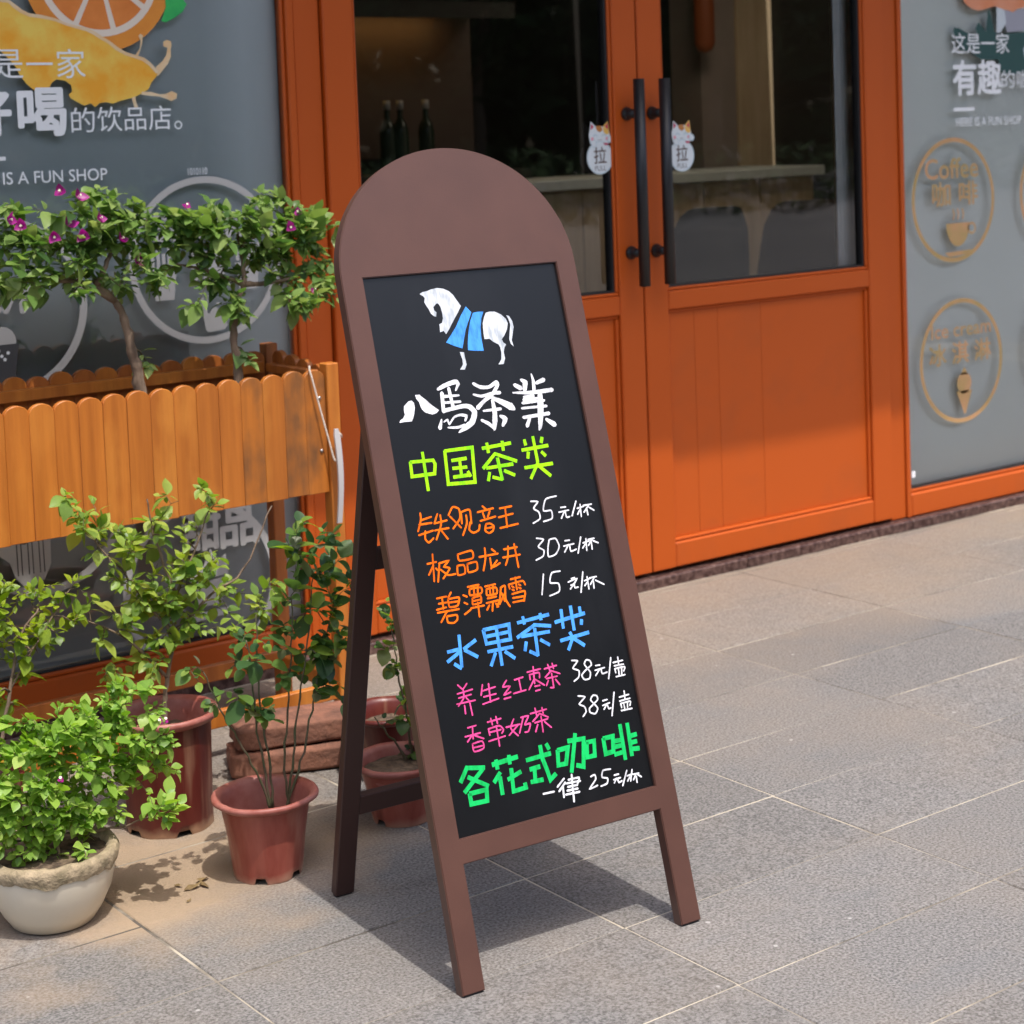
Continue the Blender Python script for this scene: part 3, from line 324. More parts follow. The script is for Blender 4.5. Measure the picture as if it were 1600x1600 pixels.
PLANTS={"A":{"blobs":[[1.473,3.6,1.129,0.067],[1.598,3.6,1.141,0.076],[1.676,3.6,1.136,0.053],[1.689,3.6,1.102,0.06],[1.429,3.6,1.073,0.064],[1.524,3.6,1.073,0.065],[1.621,3.6,1.046,0.06],[1.406,3.6,1.139,0.051],[1.549,3.6,1.025,0.039],[1.412,3.6,1.01,0.036],[1.676,3.55,1.031,0.04],[1.6,3.6,1.18,0.046],[1.467,3.6,1.032,0.032],[1.653,3.6,0.984,0.019],[1.696,3.6,0.83,0.019],[1.524,3.52,0.998,0.028]],"stems":[[[1.685,3.6,0.739],[1.673,3.6,0.815],[1.663,3.6,0.87],[1.652,3.6,0.925],[1.631,3.6,0.974],[1.591,3.6,1.01]],[[1.631,3.6,0.974],[1.549,3.6,1.02],[1.467,3.6,1.02]],[[1.591,3.6,1.01],[1.614,3.6,1.048],[1.635,3.6,1.087]]],"flowers":[[1.504,3.55,1.206],[1.537,3.55,1.194],[1.388,3.55,1.158],[1.485,3.55,1.12],[1.549,3.55,1.118],[1.515,3.55,1.137],[1.579,3.55,1.147],[1.625,3.55,1.101],[1.656,3.55,1.06],[1.667,3.55,1.049],[1.42,3.55,1.144]]},"B":{"blobs":[[1.791,3.58,1.13,0.051],[1.859,3.58,1.132,0.055],[1.803,3.58,1.081,0.061],[1.887,3.58,1.09,0.069],[1.959,3.58,1.12,0.055],[2.008,3.58,1.145,0.053],[2.053,3.58,1.1,0.059],[2.118,3.58,1.089,0.051],[1.972,3.58,1.07,0.063],[2.067,3.58,1.043,0.054],[1.846,3.58,1.024,0.048],[1.953,3.58,1.009,0.042],[1.873,3.58,0.967,0.044],[1.771,3.53,0.957,0.021],[1.918,3.58,0.937,0.035],[2.015,3.58,0.976,0.042],[2.049,3.53,0.948,0.045],[2.023,3.53,0.916,0.036],[2.137,3.58,0.966,0.043],[2.168,3.58,1.1,0.026],[1.726,3.58,1.026,0.03],[1.753,3.58,1.118,0.04],[2.115,3.58,1.025,0.036],[1.71,3.58,1.0,0.019],[1.927,3.58,0.808,0.014]],"stems":[[[1.896,3.58,0.744],[1.898,3.58,0.813],[1.892,3.58,0.883],[1.903,3.58,0.945],[1.924,3.58,0.985]],[[1.924,3.58,0.985],[1.921,3.58,1.047],[1.914,3.58,1.089]],[[1.924,3.58,0.985],[1.999,3.58,0.986],[2.064,3.58,0.995]],[[1.924,3.58,0.985],[1.845,3.58,1.018],[1.786,3.58,1.036]]],"flowers":[[1.769,3.53,1.16],[2.036,3.53,1.137],[2.062,3.53,0.959],[2.017,3.53,1.105]]},"C":{"blobs":[[1.379,3.22,0.593,0.033],[1.339,3.22,0.659,0.012],[1.401,3.22,0.638,0.017],[1.423,3.22,0.574,0.036],[1.466,3.22,0.549,0.043],[1.413,3.22,0.522,0.031],[1.457,3.22,0.502,0.043],[1.529,3.22,0.49,0.055],[1.549,3.22,0.616,0.022],[1.527,3.22,0.576,0.03],[1.626,3.22,0.613,0.027],[1.593,3.22,0.553,0.032],[1.616,3.22,0.487,0.044],[1.499,3.22,0.433,0.048],[1.586,3.22,0.43,0.044],[1.654,3.22,0.411,0.037],[1.453,3.22,0.417,0.034],[1.536,3.22,0.377,0.037],[1.633,3.12,0.372,0.019],[1.752,3.22,0.4,0.032],[1.514,3.22,0.344,0.032],[1.486,3.22,0.313,0.027],[1.427,3.22,0.3,0.026],[1.409,3.22,0.444,0.026],[1.722,3.22,0.367,0.03],[1.583,3.22,0.362,0.032],[1.386,3.22,0.381,0.012]],"stems":[[[1.52,3.22,0.15],[1.518,3.22,0.219],[1.527,3.22,0.28],[1.542,3.22,0.363],[1.553,3.22,0.436]],[[1.542,3.22,0.363],[1.48,3.22,0.449],[1.432,3.22,0.518],[1.373,3.22,0.588]],[[1.553,3.22,0.436],[1.59,3.22,0.504],[1.629,3.22,0.585]],[[1.542,3.22,0.363],[1.627,3.22,0.423],[1.698,3.22,0.46],[1.768,3.22,0.576]],[[1.527,3.22,0.28],[1.45,3.22,0.369],[1.339,3.22,0.439]],[[1.553,3.22,0.436],[1.518,3.22,0.541],[1.503,3.22,0.629]]],"flowers":[]},"D":{"blobs":[[1.203,3.16,0.515,0.025],[1.243,3.16,0.479,0.039],[1.286,3.16,0.501,0.03],[1.329,3.16,0.499,0.028],[1.21,3.16,0.428,0.045],[1.27,3.16,0.434,0.034],[1.302,3.16,0.457,0.025],[1.189,3.16,0.363,0.036],[1.23,3.16,0.354,0.023],[1.159,3.16,0.449,0.045],[1.191,3.16,0.305,0.025],[1.174,3.16,0.515,0.034],[1.25,3.16,0.397,0.027]],"stems":[[[1.152,3.16,0.094],[1.169,3.16,0.229],[1.193,3.16,0.339],[1.216,3.16,0.427],[1.255,3.16,0.477]],[[1.193,3.16,0.339],[1.252,3.16,0.42],[1.317,3.16,0.501]],[[1.216,3.16,0.427],[1.19,3.16,0.478],[1.163,3.16,0.517]]],"flowers":[]},"E":{"blobs":[[1.118,2.93,0.32,0.044],[1.167,2.93,0.309,0.041],[1.208,2.93,0.333,0.041],[1.265,2.93,0.325,0.037],[1.307,2.93,0.338,0.035],[1.354,2.93,0.323,0.029],[1.251,2.93,0.279,0.049],[1.31,2.93,0.276,0.046],[1.363,2.93,0.27,0.031],[1.137,2.93,0.262,0.058],[1.203,2.93,0.235,0.054],[1.266,2.93,0.225,0.046],[1.325,2.93,0.222,0.033],[1.101,2.93,0.216,0.053],[1.161,2.93,0.191,0.053],[1.222,2.93,0.17,0.043],[1.114,2.93,0.159,0.036],[1.169,2.93,0.139,0.036],[1.263,2.93,0.17,0.028],[1.341,2.87,0.178,0.026],[1.381,2.93,0.22,0.022],[1.187,2.88,0.127,0.019],[1.329,2.87,0.165,0.024],[1.067,2.93,0.289,0.042],[1.077,2.93,0.179,0.032],[1.291,2.93,0.364,0.026],[1.338,2.93,0.365,0.02]],"stems":[[[1.177,2.93,0.082],[1.174,2.93,0.132],[1.171,2.93,0.177]],[[1.178,2.93,0.098],[1.232,2.93,0.139],[1.282,2.93,0.194]],[[1.173,2.93,0.1],[1.121,2.93,0.179],[1.102,2.93,0.238]],[[1.232,2.93,0.139],[1.296,2.93,0.134],[1.344,2.93,0.139]]],"flowers":[[1.166,2.88,0.257],[1.357,2.88,0.314],[1.345,2.88,0.314]]},"F":{"blobs":[[1.5,2.9,0.332,0.022],[1.467,2.9,0.305,0.013],[1.514,2.9,0.364,0.018],[1.548,2.9,0.409,0.023],[1.528,2.9,0.395,0.018],[1.552,2.9,0.286,0.014],[1.421,2.9,0.371,0.018],[1.6,2.9,0.404,0.025],[1.633,2.9,0.415,0.025],[1.65,2.9,0.359,0.032],[1.692,2.9,0.386,0.037],[1.703,2.9,0.337,0.033],[1.714,2.9,0.287,0.026],[1.674,2.9,0.295,0.021],[1.655,2.9,0.452,0.028],[1.623,2.9,0.481,0.023],[1.695,2.9,0.456,0.033],[1.724,2.9,0.499,0.028],[1.685,2.9,0.529,0.03],[1.647,2.9,0.559,0.028],[1.636,2.9,0.595,0.021],[1.689,2.9,0.599,0.021],[1.62,2.9,0.54,0.023],[1.74,2.9,0.543,0.016],[1.743,2.9,0.46,0.019],[1.732,2.9,0.378,0.019],[1.59,2.9,0.336,0.016],[1.542,2.9,0.289,0.009],[1.695,2.9,0.58,0.019]],"stems":[[[1.562,2.9,0.107],[1.552,2.9,0.182],[1.541,2.9,0.266],[1.537,2.9,0.359],[1.529,2.9,0.418]],[[1.567,2.9,0.106],[1.563,2.9,0.202],[1.549,2.9,0.299],[1.55,2.9,0.391],[1.551,2.9,0.46]],[[1.597,2.9,0.098],[1.612,2.9,0.191],[1.631,2.9,0.293],[1.652,2.9,0.394],[1.671,2.9,0.508]],[[1.594,2.9,0.099],[1.627,2.9,0.176],[1.656,2.9,0.264],[1.676,2.9,0.342],[1.708,2.9,0.442]],[[1.561,2.9,0.107],[1.542,2.9,0.167],[1.507,2.9,0.239],[1.479,2.9,0.291],[1.443,2.9,0.378]],[[1.6,2.9,0.098],[1.595,2.9,0.183],[1.606,2.9,0.275],[1.619,2.9,0.389],[1.623,2.9,0.481]]],"flowers":[]},"G":{"blobs":[[1.884,2.98,0.376,0.022],[1.872,2.98,0.335,0.024],[1.899,2.98,0.292,0.029],[1.869,2.98,0.267,0.029],[1.904,2.98,0.235,0.025],[1.916,2.98,0.188,0.022],[1.883,2.98,0.183,0.017],[1.921,2.98,0.137,0.017],[1.939,2.98,0.208,0.017],[1.868,2.98,0.41,0.017],[1.912,2.98,0.101,0.01]],"stems":[[[1.911,2.98,0.076],[1.891,2.98,0.119],[1.856,2.98,0.164],[1.836,2.98,0.193]],[[1.918,2.98,0.068],[1.914,2.98,0.138],[1.905,2.98,0.203],[1.891,2.98,0.281],[1.883,2.98,0.358]],[[1.925,2.98,0.066],[1.94,2.98,0.132],[1.945,2.98,0.182]]],"flowers":[]}}

# ================================================================== SETTING
g=mesh('ground',[(-60,-60,-.014),(80,-60,-.014),(80,60,-.014),(-60,60,-.014)],[(0,1,2,3)],FARST); tag(g,kind='structure')
pav=empty('pavement'); tag(pav,kind='structure')
X0,PX,Y0,PY=1.868,.5975,2.022,.2672
mb=mesh('joint_bed',[(X0-7*PX,Y0-13*PY,-.0017),(X0+11*PX,Y0-13*PY,-.0017),(X0+11*PX,3.935,-.0017),(X0-7*PX,3.935,-.0017)],[(0,1,2,3)],MORTAR,pav)
def tile_mesh(w_,h_,k):
    bm=bmesh.new(); bmesh.ops.create_cube(bm,size=1)
    for v in bm.verts: v.co=Vector((v.co.x*w_,v.co.y*h_,v.co.z*.011-.0055))
    top=[e for e in bm.edges if all(v.co.z>-.001 for v in e.verts)]
    bmesh.ops.bevel(bm,geom=top,offset=.0016,segments=1,affect='EDGES')
    me=bpy.data.meshes.new('paving_stone'); bm.to_mesh(me); bm.free(); me.materials.append(STONE); return me
TM=[tile_mesh(PX-.0040,PY-.0040,k) for k in range(2)]+[tile_mesh(PX-.0040,3.921-(Y0+7*PY)-.003,9)]
rt=random.Random(5)
for i in range(-6,10):
    for j in range(-12,8):
        x=X0+(i+.5)*PX; y=Y0+(j+.5)*PY
        last=(j==7)
        if last: y=(Y0+7*PY+3.921)/2
        if j>7: continue
        o=bpy.data.objects.new('paving_stone',TM[2] if last else TM[rt.randrange(2)]); o.location=(x+rt.uniform(-.0012,.0012),y+rt.uniform(-.001,.001),rt.uniform(-.0009,.0007)); o.rotation_euler=(rt.uniform(-.0012,.0012),rt.uniform(-.0008,.0008),rt.uniform(-.0015,.0015)); link(o,pav)
# shop front step of red granite: one strip along the whole front
FY=3.958
stp=empty('granite_plinth',(0,0,0)); tag(stp,'low dark red granite plinth running under the orange shop front','plinth')
xs=[.3,1.2,2.28,3.02,3.72,4.43,5.2,6.1]
for a,b in zip(xs[:-1],xs[1:]): box('granite_slab',a+.0015,b-.0015,3.929,4.35,-.012,.028,REDGR,stp,.004)
# upper wall, canopy
wl=empty('shop_wall'); tag(wl,'pale rendered wall above the orange shop front','wall'); 
box('wall_face',-2,9,3.99,4.25,2.42,5.2,CONC,wl,0); box('side_pier',-2,.3,3.95,4.4,0,2.42,CONC,wl,0); box('side_pier',6.1,9,3.95,4.4,0,2.42,CONC,wl,0)
ov=(2.62-.372)/math.tan(R(SUN_EL))*.994
can=empty('canopy'); tag(can,'flat grey canopy over the shop entrance shading the doors','canopy')
box('canopy_slab',-2,9,FY-ov,3.985,2.62,2.74,CONC,can,.01); box('canopy_fascia',-2,9,FY-ov-.02,FY-ov-.001,2.66,2.78,CONC,can,0)
# ================================================================== SHOP FRONT (frame, windows)
sf=empty('shopfront_frame'); tag(sf,'orange painted shopfront frame of posts and head beam around the doors','door frame')
def post(x0,x1):
    box('frame_post',x0,x1,3.962,4.03,.03,2.30,ORANGE,sf,.003)
post(2.292,2.3665);post(4.3695,4.436)
box('head_beam',.5,5.95,3.964,4.03,2.302,2.42,ORANGE,sf,.003)
def window(name,label,x0,x1,film,sidepost):
    wn=empty(name); tag(wn,label,'window')
    # four frame members with a stepped bead round the glass
    zb=.116; zt=2.24
    if sidepost=='r': fx1=2.2905; box('window_stile',x1,fx1,3.955,4.02,.03,2.30,ORANGE,wn,.0025)
    else: fx0=4.4375; box('window_stile',fx0,x0,3.955,4.02,.03,2.30,ORANGE,wn,.0025)
    if sidepost=='r': box('window_stile',x0-.06,x0,3.955,4.02,.03,2.30,ORANGE,wn,.0025)
    else: box('window_stile',x1,x1+.06,3.955,4.02,.03,2.30,ORANGE,wn,.0025)
    box('window_rail',x0+.0005,x1-.0005,3.955,4.02,.03,zb-.012,ORANGE2,wn,.005)
    box('window_rail',x0+.0005,x1-.0005,3.955,4.02,zt,2.30,ORANGE,wn,.0025)
    box('glazing_bead',x0+.001,x1-.001,3.964,3.99,zb-.0115,zb,ORANGE2,wn,.004,2)
    box('glazing_bead',x0+.0005,x0+.009,3.964,3.99,zb+.0005,zt-.0005,ORANGE,wn,.003)
    box('glazing_bead',x1-.009,x1-.0005,3.964,3.99,zb+.0005,zt-.0005,ORANGE,wn,.003)
    box('glass_gasket',x0+.0095,x1-.0095,3.967,3.989,zb+.0005,zb+.0035,GASKET,wn,0)
    gl=mesh('pane',[(x0+.008,3.974,zb),(x1-.008,3.974,zb),(x1-.008,3.974,zt),(x0+.008,3.974,zt)],[(0,1,2,3)],GLASSW,wn)
    box('frosted_panel',x0+.004,x1-.004,4.000,4.012,zb+.002,zt-.002,film,wn,0)
    return wn
WL=window('shop_window','grey shop window behind the planter with orange fruit graphic and white lettering',.62,2.270,FILML,'r')
WR=window('shop_window','pale grey shop window right of the doors with gold round badges',4.456,5.89,FILMR,'l')
YP=3.9725
# ---- left window print
OR1=mat('orange_rind_print',(.75,.24,.03),.45,col2=(.85,.33,.04),scale=9); OR2=mat('orange_pulp_print',(.82,.26,.05),.45,col2=(.72,.20,.03),scale=14); OR3=mat('orange_pith_print',(.86,.74,.62),.45)
JU=mat('juice_print',(.95,.42,.03),.4,col2=(.95,.66,.12),scale=9,contrast=(.38,.62)); JU2=mat('juice_highlight_print',(.86,.56,.28),.4,col2=(.85,.68,.45),scale=20); LG=mat('green_leaf_print',(.02,.40,.10),.45,col2=(.05,.55,.12),scale=18)
gr=empty('fruit_graphic',parent=WL)
JUICE=[(1.563,1.625),(1.587,1.622),(1.601,1.612),(1.614,1.602),(1.63,1.594),(1.655,1.591),(1.674,1.587),(1.694,1.582),(1.713,1.574),(1.741,1.566),(1.77,1.56),(1.787,1.552),(1.804,1.541),(1.821,1.531),(1.838,1.518),(1.858,1.507),(1.881,1.5),(1.902,1.494),(1.917,1.483),(1.931,1.468),(1.937,1.461),(1.93,1.45),(1.917,1.436),(1.909,1.421),(1.895,1.414),(1.879,1.406),(1.861,1.401),(1.837,1.396),(1.819,1.39),(1.802,1.394),(1.787,1.392),(1.775,1.383),(1.766,1.392),(1.749,1.387),(1.732,1.396),(1.718,1.404),(1.713,1.412),(1.722,1.42),(1.72,1.434),(1.706,1.444),(1.686,1.447),(1.675,1.44),(1.668,1.428),(1.648,1.425),(1.632,1.424),(1.616,1.438),(1.603,1.454),(1.593,1.475),(1.58,1.491),(1.564,1.507),(1.544,1.523)]
EDGE=[(1.563,1.625),(1.587,1.622),(1.601,1.612),(1.614,1.602),(1.63,1.594),(1.655,1.591),(1.674,1.587),(1.694,1.582),(1.713,1.574),(1.741,1.566),(1.77,1.56),(1.787,1.552),(1.804,1.541),(1.821,1.531),(1.838,1.518),(1.858,1.507),(1.881,1.5),(1.902,1.494),(1.917,1.483),(1.931,1.468),(1.937,1.461),(1.93,1.457),(1.913,1.476),(1.896,1.487),(1.875,1.494),(1.855,1.5),(1.832,1.512),(1.815,1.526),(1.795,1.537),(1.781,1.546),(1.764,1.554),(1.741,1.56),(1.713,1.568),(1.691,1.576),(1.674,1.58),(1.655,1.583),(1.63,1.586),(1.611,1.594),(1.595,1.605),(1.584,1.616),(1.563,1.618)]
DROP1=[(1.93,1.472),(1.947,1.485),(1.958,1.499),(1.962,1.516),(1.952,1.52),(1.952,1.53),(1.962,1.535),(1.972,1.531),(1.973,1.521),(1.97,1.513),(1.97,1.496),(1.962,1.48),(1.946,1.463),(1.934,1.45)]
DROP2=[(1.892,1.416),(1.916,1.415),(1.937,1.409),(1.952,1.41),(1.968,1.416),(1.981,1.41),(1.979,1.399),(1.966,1.393),(1.954,1.398),(1.936,1.404),(1.912,1.406),(1.891,1.409)]
DROP3=[(1.866,1.402),(1.876,1.406),(1.876,1.393),(1.881,1.381),(1.878,1.375),(1.872,1.379),(1.869,1.39)]
DROP4=[(1.881,1.501),(1.893,1.516),(1.895,1.533),(1.89,1.544),(1.896,1.549),(1.902,1.544),(1.898,1.524),(1.892,1.508),(1.887,1.498)]
LEAF=[(1.962,1.643),(1.986,1.644),(2.007,1.63),(2.017,1.617),(2.005,1.599),(1.983,1.585),(1.961,1.575),(1.95,1.578),(1.956,1.593),(1.963,1.61)]
FLAM=[(4.769,1.665),(4.773,1.652),(4.791,1.64),(4.815,1.63),(4.843,1.625),(4.871,1.629),(4.896,1.635),(4.924,1.64),(4.944,1.636),(4.968,1.63),(4.992,1.627),(5.016,1.621),(5.041,1.633),(5.074,1.637),(5.092,1.669)]
GREY=[(4.972,1.626),(5.086,1.634),(5.084,1.564),(5.039,1.559),(4.985,1.556),(4.976,1.58)]
WHT=[(4.934,1.64),(4.973,1.633),(4.981,1.586),(4.951,1.555),(4.932,1.555)]
LEAFS1=[(4.724,1.571),(4.752,1.567),(4.784,1.554),(4.845,1.536),(4.827,1.567),(4.842,1.588),(4.865,1.57),(4.879,1.558),(4.89,1.626),(4.9,1.626),(4.913,1.586),(4.922,1.558),(4.936,1.548),(5.084,1.558),(5.08,1.415),(4.952,1.423),(4.939,1.467),(4.852,1.468),(4.796,1.493),(4.75,1.499),(4.719,1.557)]
OC=(1.80,1.69)
flat('orange_slice',disc(*OC,.182,48),YP+.0008,OR1,gr)
flat('pith',disc(*OC,.148,48),YP+.0004,OR3,gr)
for k in range(9):
    a0=R(k*40+6); a1=R(k*40+40)
    seg=[(OC[0]+.012*math.cos((a0+a1)/2),OC[1]+.012*math.sin((a0+a1)/2))]+[(OC[0]+.132*math.cos(a0+(a1-a0)*i/8),OC[1]+.132*math.sin(a0+(a1-a0)*i/8)) for i in range(9)]
    flat('segment',seg,YP,OR2,gr)
flat('juice_splash',JUICE,YP-.0006,JU,gr); flat('splash_edge',EDGE,YP-.001,JU2,gr)
for dct in (DROP1,DROP2,DROP3,DROP4): flat('juice_drop',dct,YP-.0008,JU2,gr)
flat('leaf_graphic',LEAF,YP-.0003,LG,gr)
for q in ((1.80,1.46,.02),(1.845,1.43,.014)): pass
YL=YP-.0016
def words(name,parent,items,mt):
    for s,cx,cz,w_,h_,bold in items: text(name,s,cx,cz,w_,h_,YL,mt,parent,bold)
words('lettering',WL,[('是',1.576,1.482,.066,.064,0),('一',1.648,1.482,.062,None,0),('家',1.722,1.482,.068,.066,0),('好',1.520,1.375,.108,.102,.055),('喝',1.648,1.375,.108,.102,.055),
 ('的',1.744,1.355,.057,.056,0),('饮',1.809,1.355,.060,.057,0),('品',1.872,1.354,.053,.052,0),('店',1.934,1.355,.057,.056,0),('。',1.980,1.337,.020,.020,0),('HERE IS A FUN SHOP',1.624,1.231,.344,.027,.012),('一',1.532,1.275,.052,.0085,0)],DW)
words('lettering',WL,[('1010110',2.024,1.227,.050,.017,0)],DW)
# round badges
def badge(cx,cz,R0,parent,mt,wd=.016,z=YP):
    b=empty('round_badge',parent=parent); ring('badge_ring',cx,cz,R0-wd,R0,z,mt,b); return b
b1=badge(2.036,1.017,.198,WL,DGREY)
def bt(b,items,mt):
    for s,cx,cz,w_,h_,bold in items: text('lettering',s,cx,cz,w_,h_,YP,mt,b,bold)
bt(b1,[('Snack',2.02,1.100,.24,.062,.09)],DGREY)
def fries(b,x,z,mt):
    flat('fries_icon',[(x-.033,z+.005),(x+.033,z+.005),(x+.024,z-.06),(x-.024,z-.06)],YP,mt,b)
    for k in range(5): flat('fry',[(x-.03+k*.0135,z+.009),(x-.021+k*.0135,z+.009),(x-.023+k*.0145,z+.05+.012*(k%2)),(x-.032+k*.0145,z+.05+.012*(k%2))],YP,mt,b)
fries(b1,1.925,.99,DGREY)
flat('box_icon',rrect(2.055,1.00,.055,.075),YP,DGREY,b1); flat('box_lid_icon',[(2.0,1.045),(2.03,1.055),(2.02,.985),(2.005,.96),(1.995,.985)],YP,DGREY,b1)
fries(b1,2.145,1.0,DGREY)
flat('cup_icon',[(2.017,.925),(2.024,.93),(2.036,.888),(2.05,.905),(2.062,.900),(2.080,.908),(2.084,.858),(2.078,.849),(2.034,.845),(2.026,.853)],YP,DGREY,b1); ring('cup_lid_icon',2.04,.925,.006,.009,YP,DGREY,b1,24); flat('cup_icon',disc(2.062,.912,.006,16,.5),YP,DGREY,b1)
b2=badge(1.532,.945,.200,WL,DGREY,.018)
bt(b2,[('果汁',1.530,.975,.150,.08,.11)],DGREY)
bc=empty('cup_icon',parent=b2)
flat('cup_rim',disc(1.527,.872,.033,24),YP+.0002,DGREY,bc); flat('cup_shape',[(1.488,.865),(1.566,.865),(1.552,.775),(1.543,.768),(1.505,.768),(1.498,.775)],YP+.0001,mat('dark_print',(.07,.07,.075),.5),bc)
for x,z in ((1.525,.84),(1.532,.832),(1.518,.852),(1.54,.846)): flat('dot',disc(x,z,.004,12),YP-.0002,DW,bc)
b3=badge(1.60,.49,.199,WL,DGREY,.018)
mg=empty('mug_icon',parent=b3); MUG=[(1.498,.470),(1.616,.470),(1.613,.362),(1.596,.328),(1.55,.317),(1.529,.34),(1.517,.378),(1.49,.40)]
flat('mug_shape',MUG,YP,DGREY,mg)
DK=mat('dark_print_line',(.06,.06,.065),.5)
for x in (1.533,1.543,1.559,1.569,1.585,1.595): flat('mug_line',[(x,.425),(x+.0025,.425),(x+.0035,.345),(x+.001,.345)],YP-.0003,DK,mg)
flat('mug_line',[(1.505,.428),(1.555,.418),(1.575,.432),(1.612,.424),(1.612,.421),(1.575,.428),(1.555,.414),(1.505,.424)],YP-.0003,DK,mg)
b4=badge(1.985,.245,.203,WL,DGREY,.018)
bt(b4,[('甜',1.99,.378,.098,.098,.05),('品',2.090,.374,.098,.096,.06)],DGREY)
ck=empty('cake_icon',parent=b4); ck_=[(1.955,.30),(1.975,.315),(1.99,.29),(2.01,.33),(2.03,.30),(2.05,.312),(2.055,.262),(1.955,.258)]
flat('cake_shape',ck_,YP,DGREY,ck); flat('cake_cup',[(1.96,.252),(2.05,.256),(2.035,.195),(1.972,.192)],YP,DGREY,ck); flat('cake_cherry',disc(2.008,.345,.009,14),YP,DGREY,ck)
flat('plate_icon',[(1.935,.178),(2.075,.184),(2.05,.165),(1.96,.160)],YP,DGREY,ck)
# ---- right window print
FP=mat('salmon_print',(.80,.34,.20),.5,col2=(.75,.25,.10),scale=9); TEAL=mat('dark_teal_print',(.018,.075,.07),.5); LGP=mat('lilac_grey_print',(.36,.36,.42),.5); PW=mat('pale_print',(.62,.68,.72),.5)
tg=empty('tropical_graphic',parent=WR)
flat('teal_leaves',LEAFS1,YP+.0003,TEAL,tg); flat('grey_shape',GREY,YP,LGP,tg); flat('pale_shape',WHT,YP-.0003,PW,tg); flat('salmon_shape',FLAM+[(5.10,1.9),(4.74,1.9)],YP-.0006,FP,tg)
flat('pale_shape',[(5.066,1.50),(5.12,1.57),(5.12,1.42),(5.086,1.42)],YP-.0004,PW,tg)
words('lettering',WR,[('这是一家',4.850,1.520,.285,.066,.008),('有趣',4.830,1.410,.234,.108,.042),('的咖啡店',5.105,1.402,.31,.058,0),('一',4.762,1.309,.100,.011,0),('HERE IS A FUN SHOP',4.885,1.268,.325,.028,.0)],DW)
c1=badge(4.705,1.020,.200,WR,DGOLD,.014)
bt(c1,[('Coffee',4.698,1.122,.255,.064,.03),('咖 啡',4.712,1.040,.218,.076,.03)],DGOLD)
cu=empty('cup_icon',parent=c1); flat('cup_bowl',[(4.665,.945)]+[(4.722+.057*math.cos(R(a)),.945+.075*math.sin(R(a))) for a in range(180,361,15)][1:-1]+[(4.779,.945)],YP,DGOLD,cu)
ring('cup_handle',4.79,.925,.013,.02,YP,DGOLD,cu,24); flat('saucer',[(4.655,.852),(4.79,.856),(4.765,.842),(4.68,.838)],YP,DGOLD,cu)
for x in (4.70,4.722,4.745): flat('steam',[(x-.003,.955),(x+.003,.957),(x+.009,.975),(x+.002,.992),(x-.004,.99),(x+.002,.973)],YP,DGOLD,cu)
c2=badge(4.728,.499,.202,WR,DGOLD,.014)
bt(c2,[('Ice cream',4.729,.602,.29,.046,.02),('冰 淇 淋',4.722,.526,.30,.070,.03)],DGOLD)
ic=empty('cone_icon',parent=c2); flat('cone_shape',[(4.70,.40),(4.776,.40),(4.742,.325),(4.735,.325)],YP,DGOLD,ic); flat('ice_cream_scoop',disc(4.738,.425,.035,20),YP,DGOLD,ic); flat('ice_cream_tip',[(4.72,.452),(4.756,.452),(4.74,.478)],YP,DGOLD,ic)
c3=badge(5.235,1.020,.200,WR,DGOLD,.014); bt(c3,[('Tea',5.235,1.108,.13,.070,0),('奶茶',5.235,1.040,.20,.085,.03)],DGOLD)
c4=badge(5.255,.499,.202,WR,DGOLD,.014); bt(c4,[('Cake',5.255,.60,.17,.055,0),('蛋糕',5.255,.520,.20,.085,.03)],DGOLD)
flat('small_label',[(4.478,.150),(4.494,.150),(4.494,.171),(4.478,.171)],YP,DW,WR)
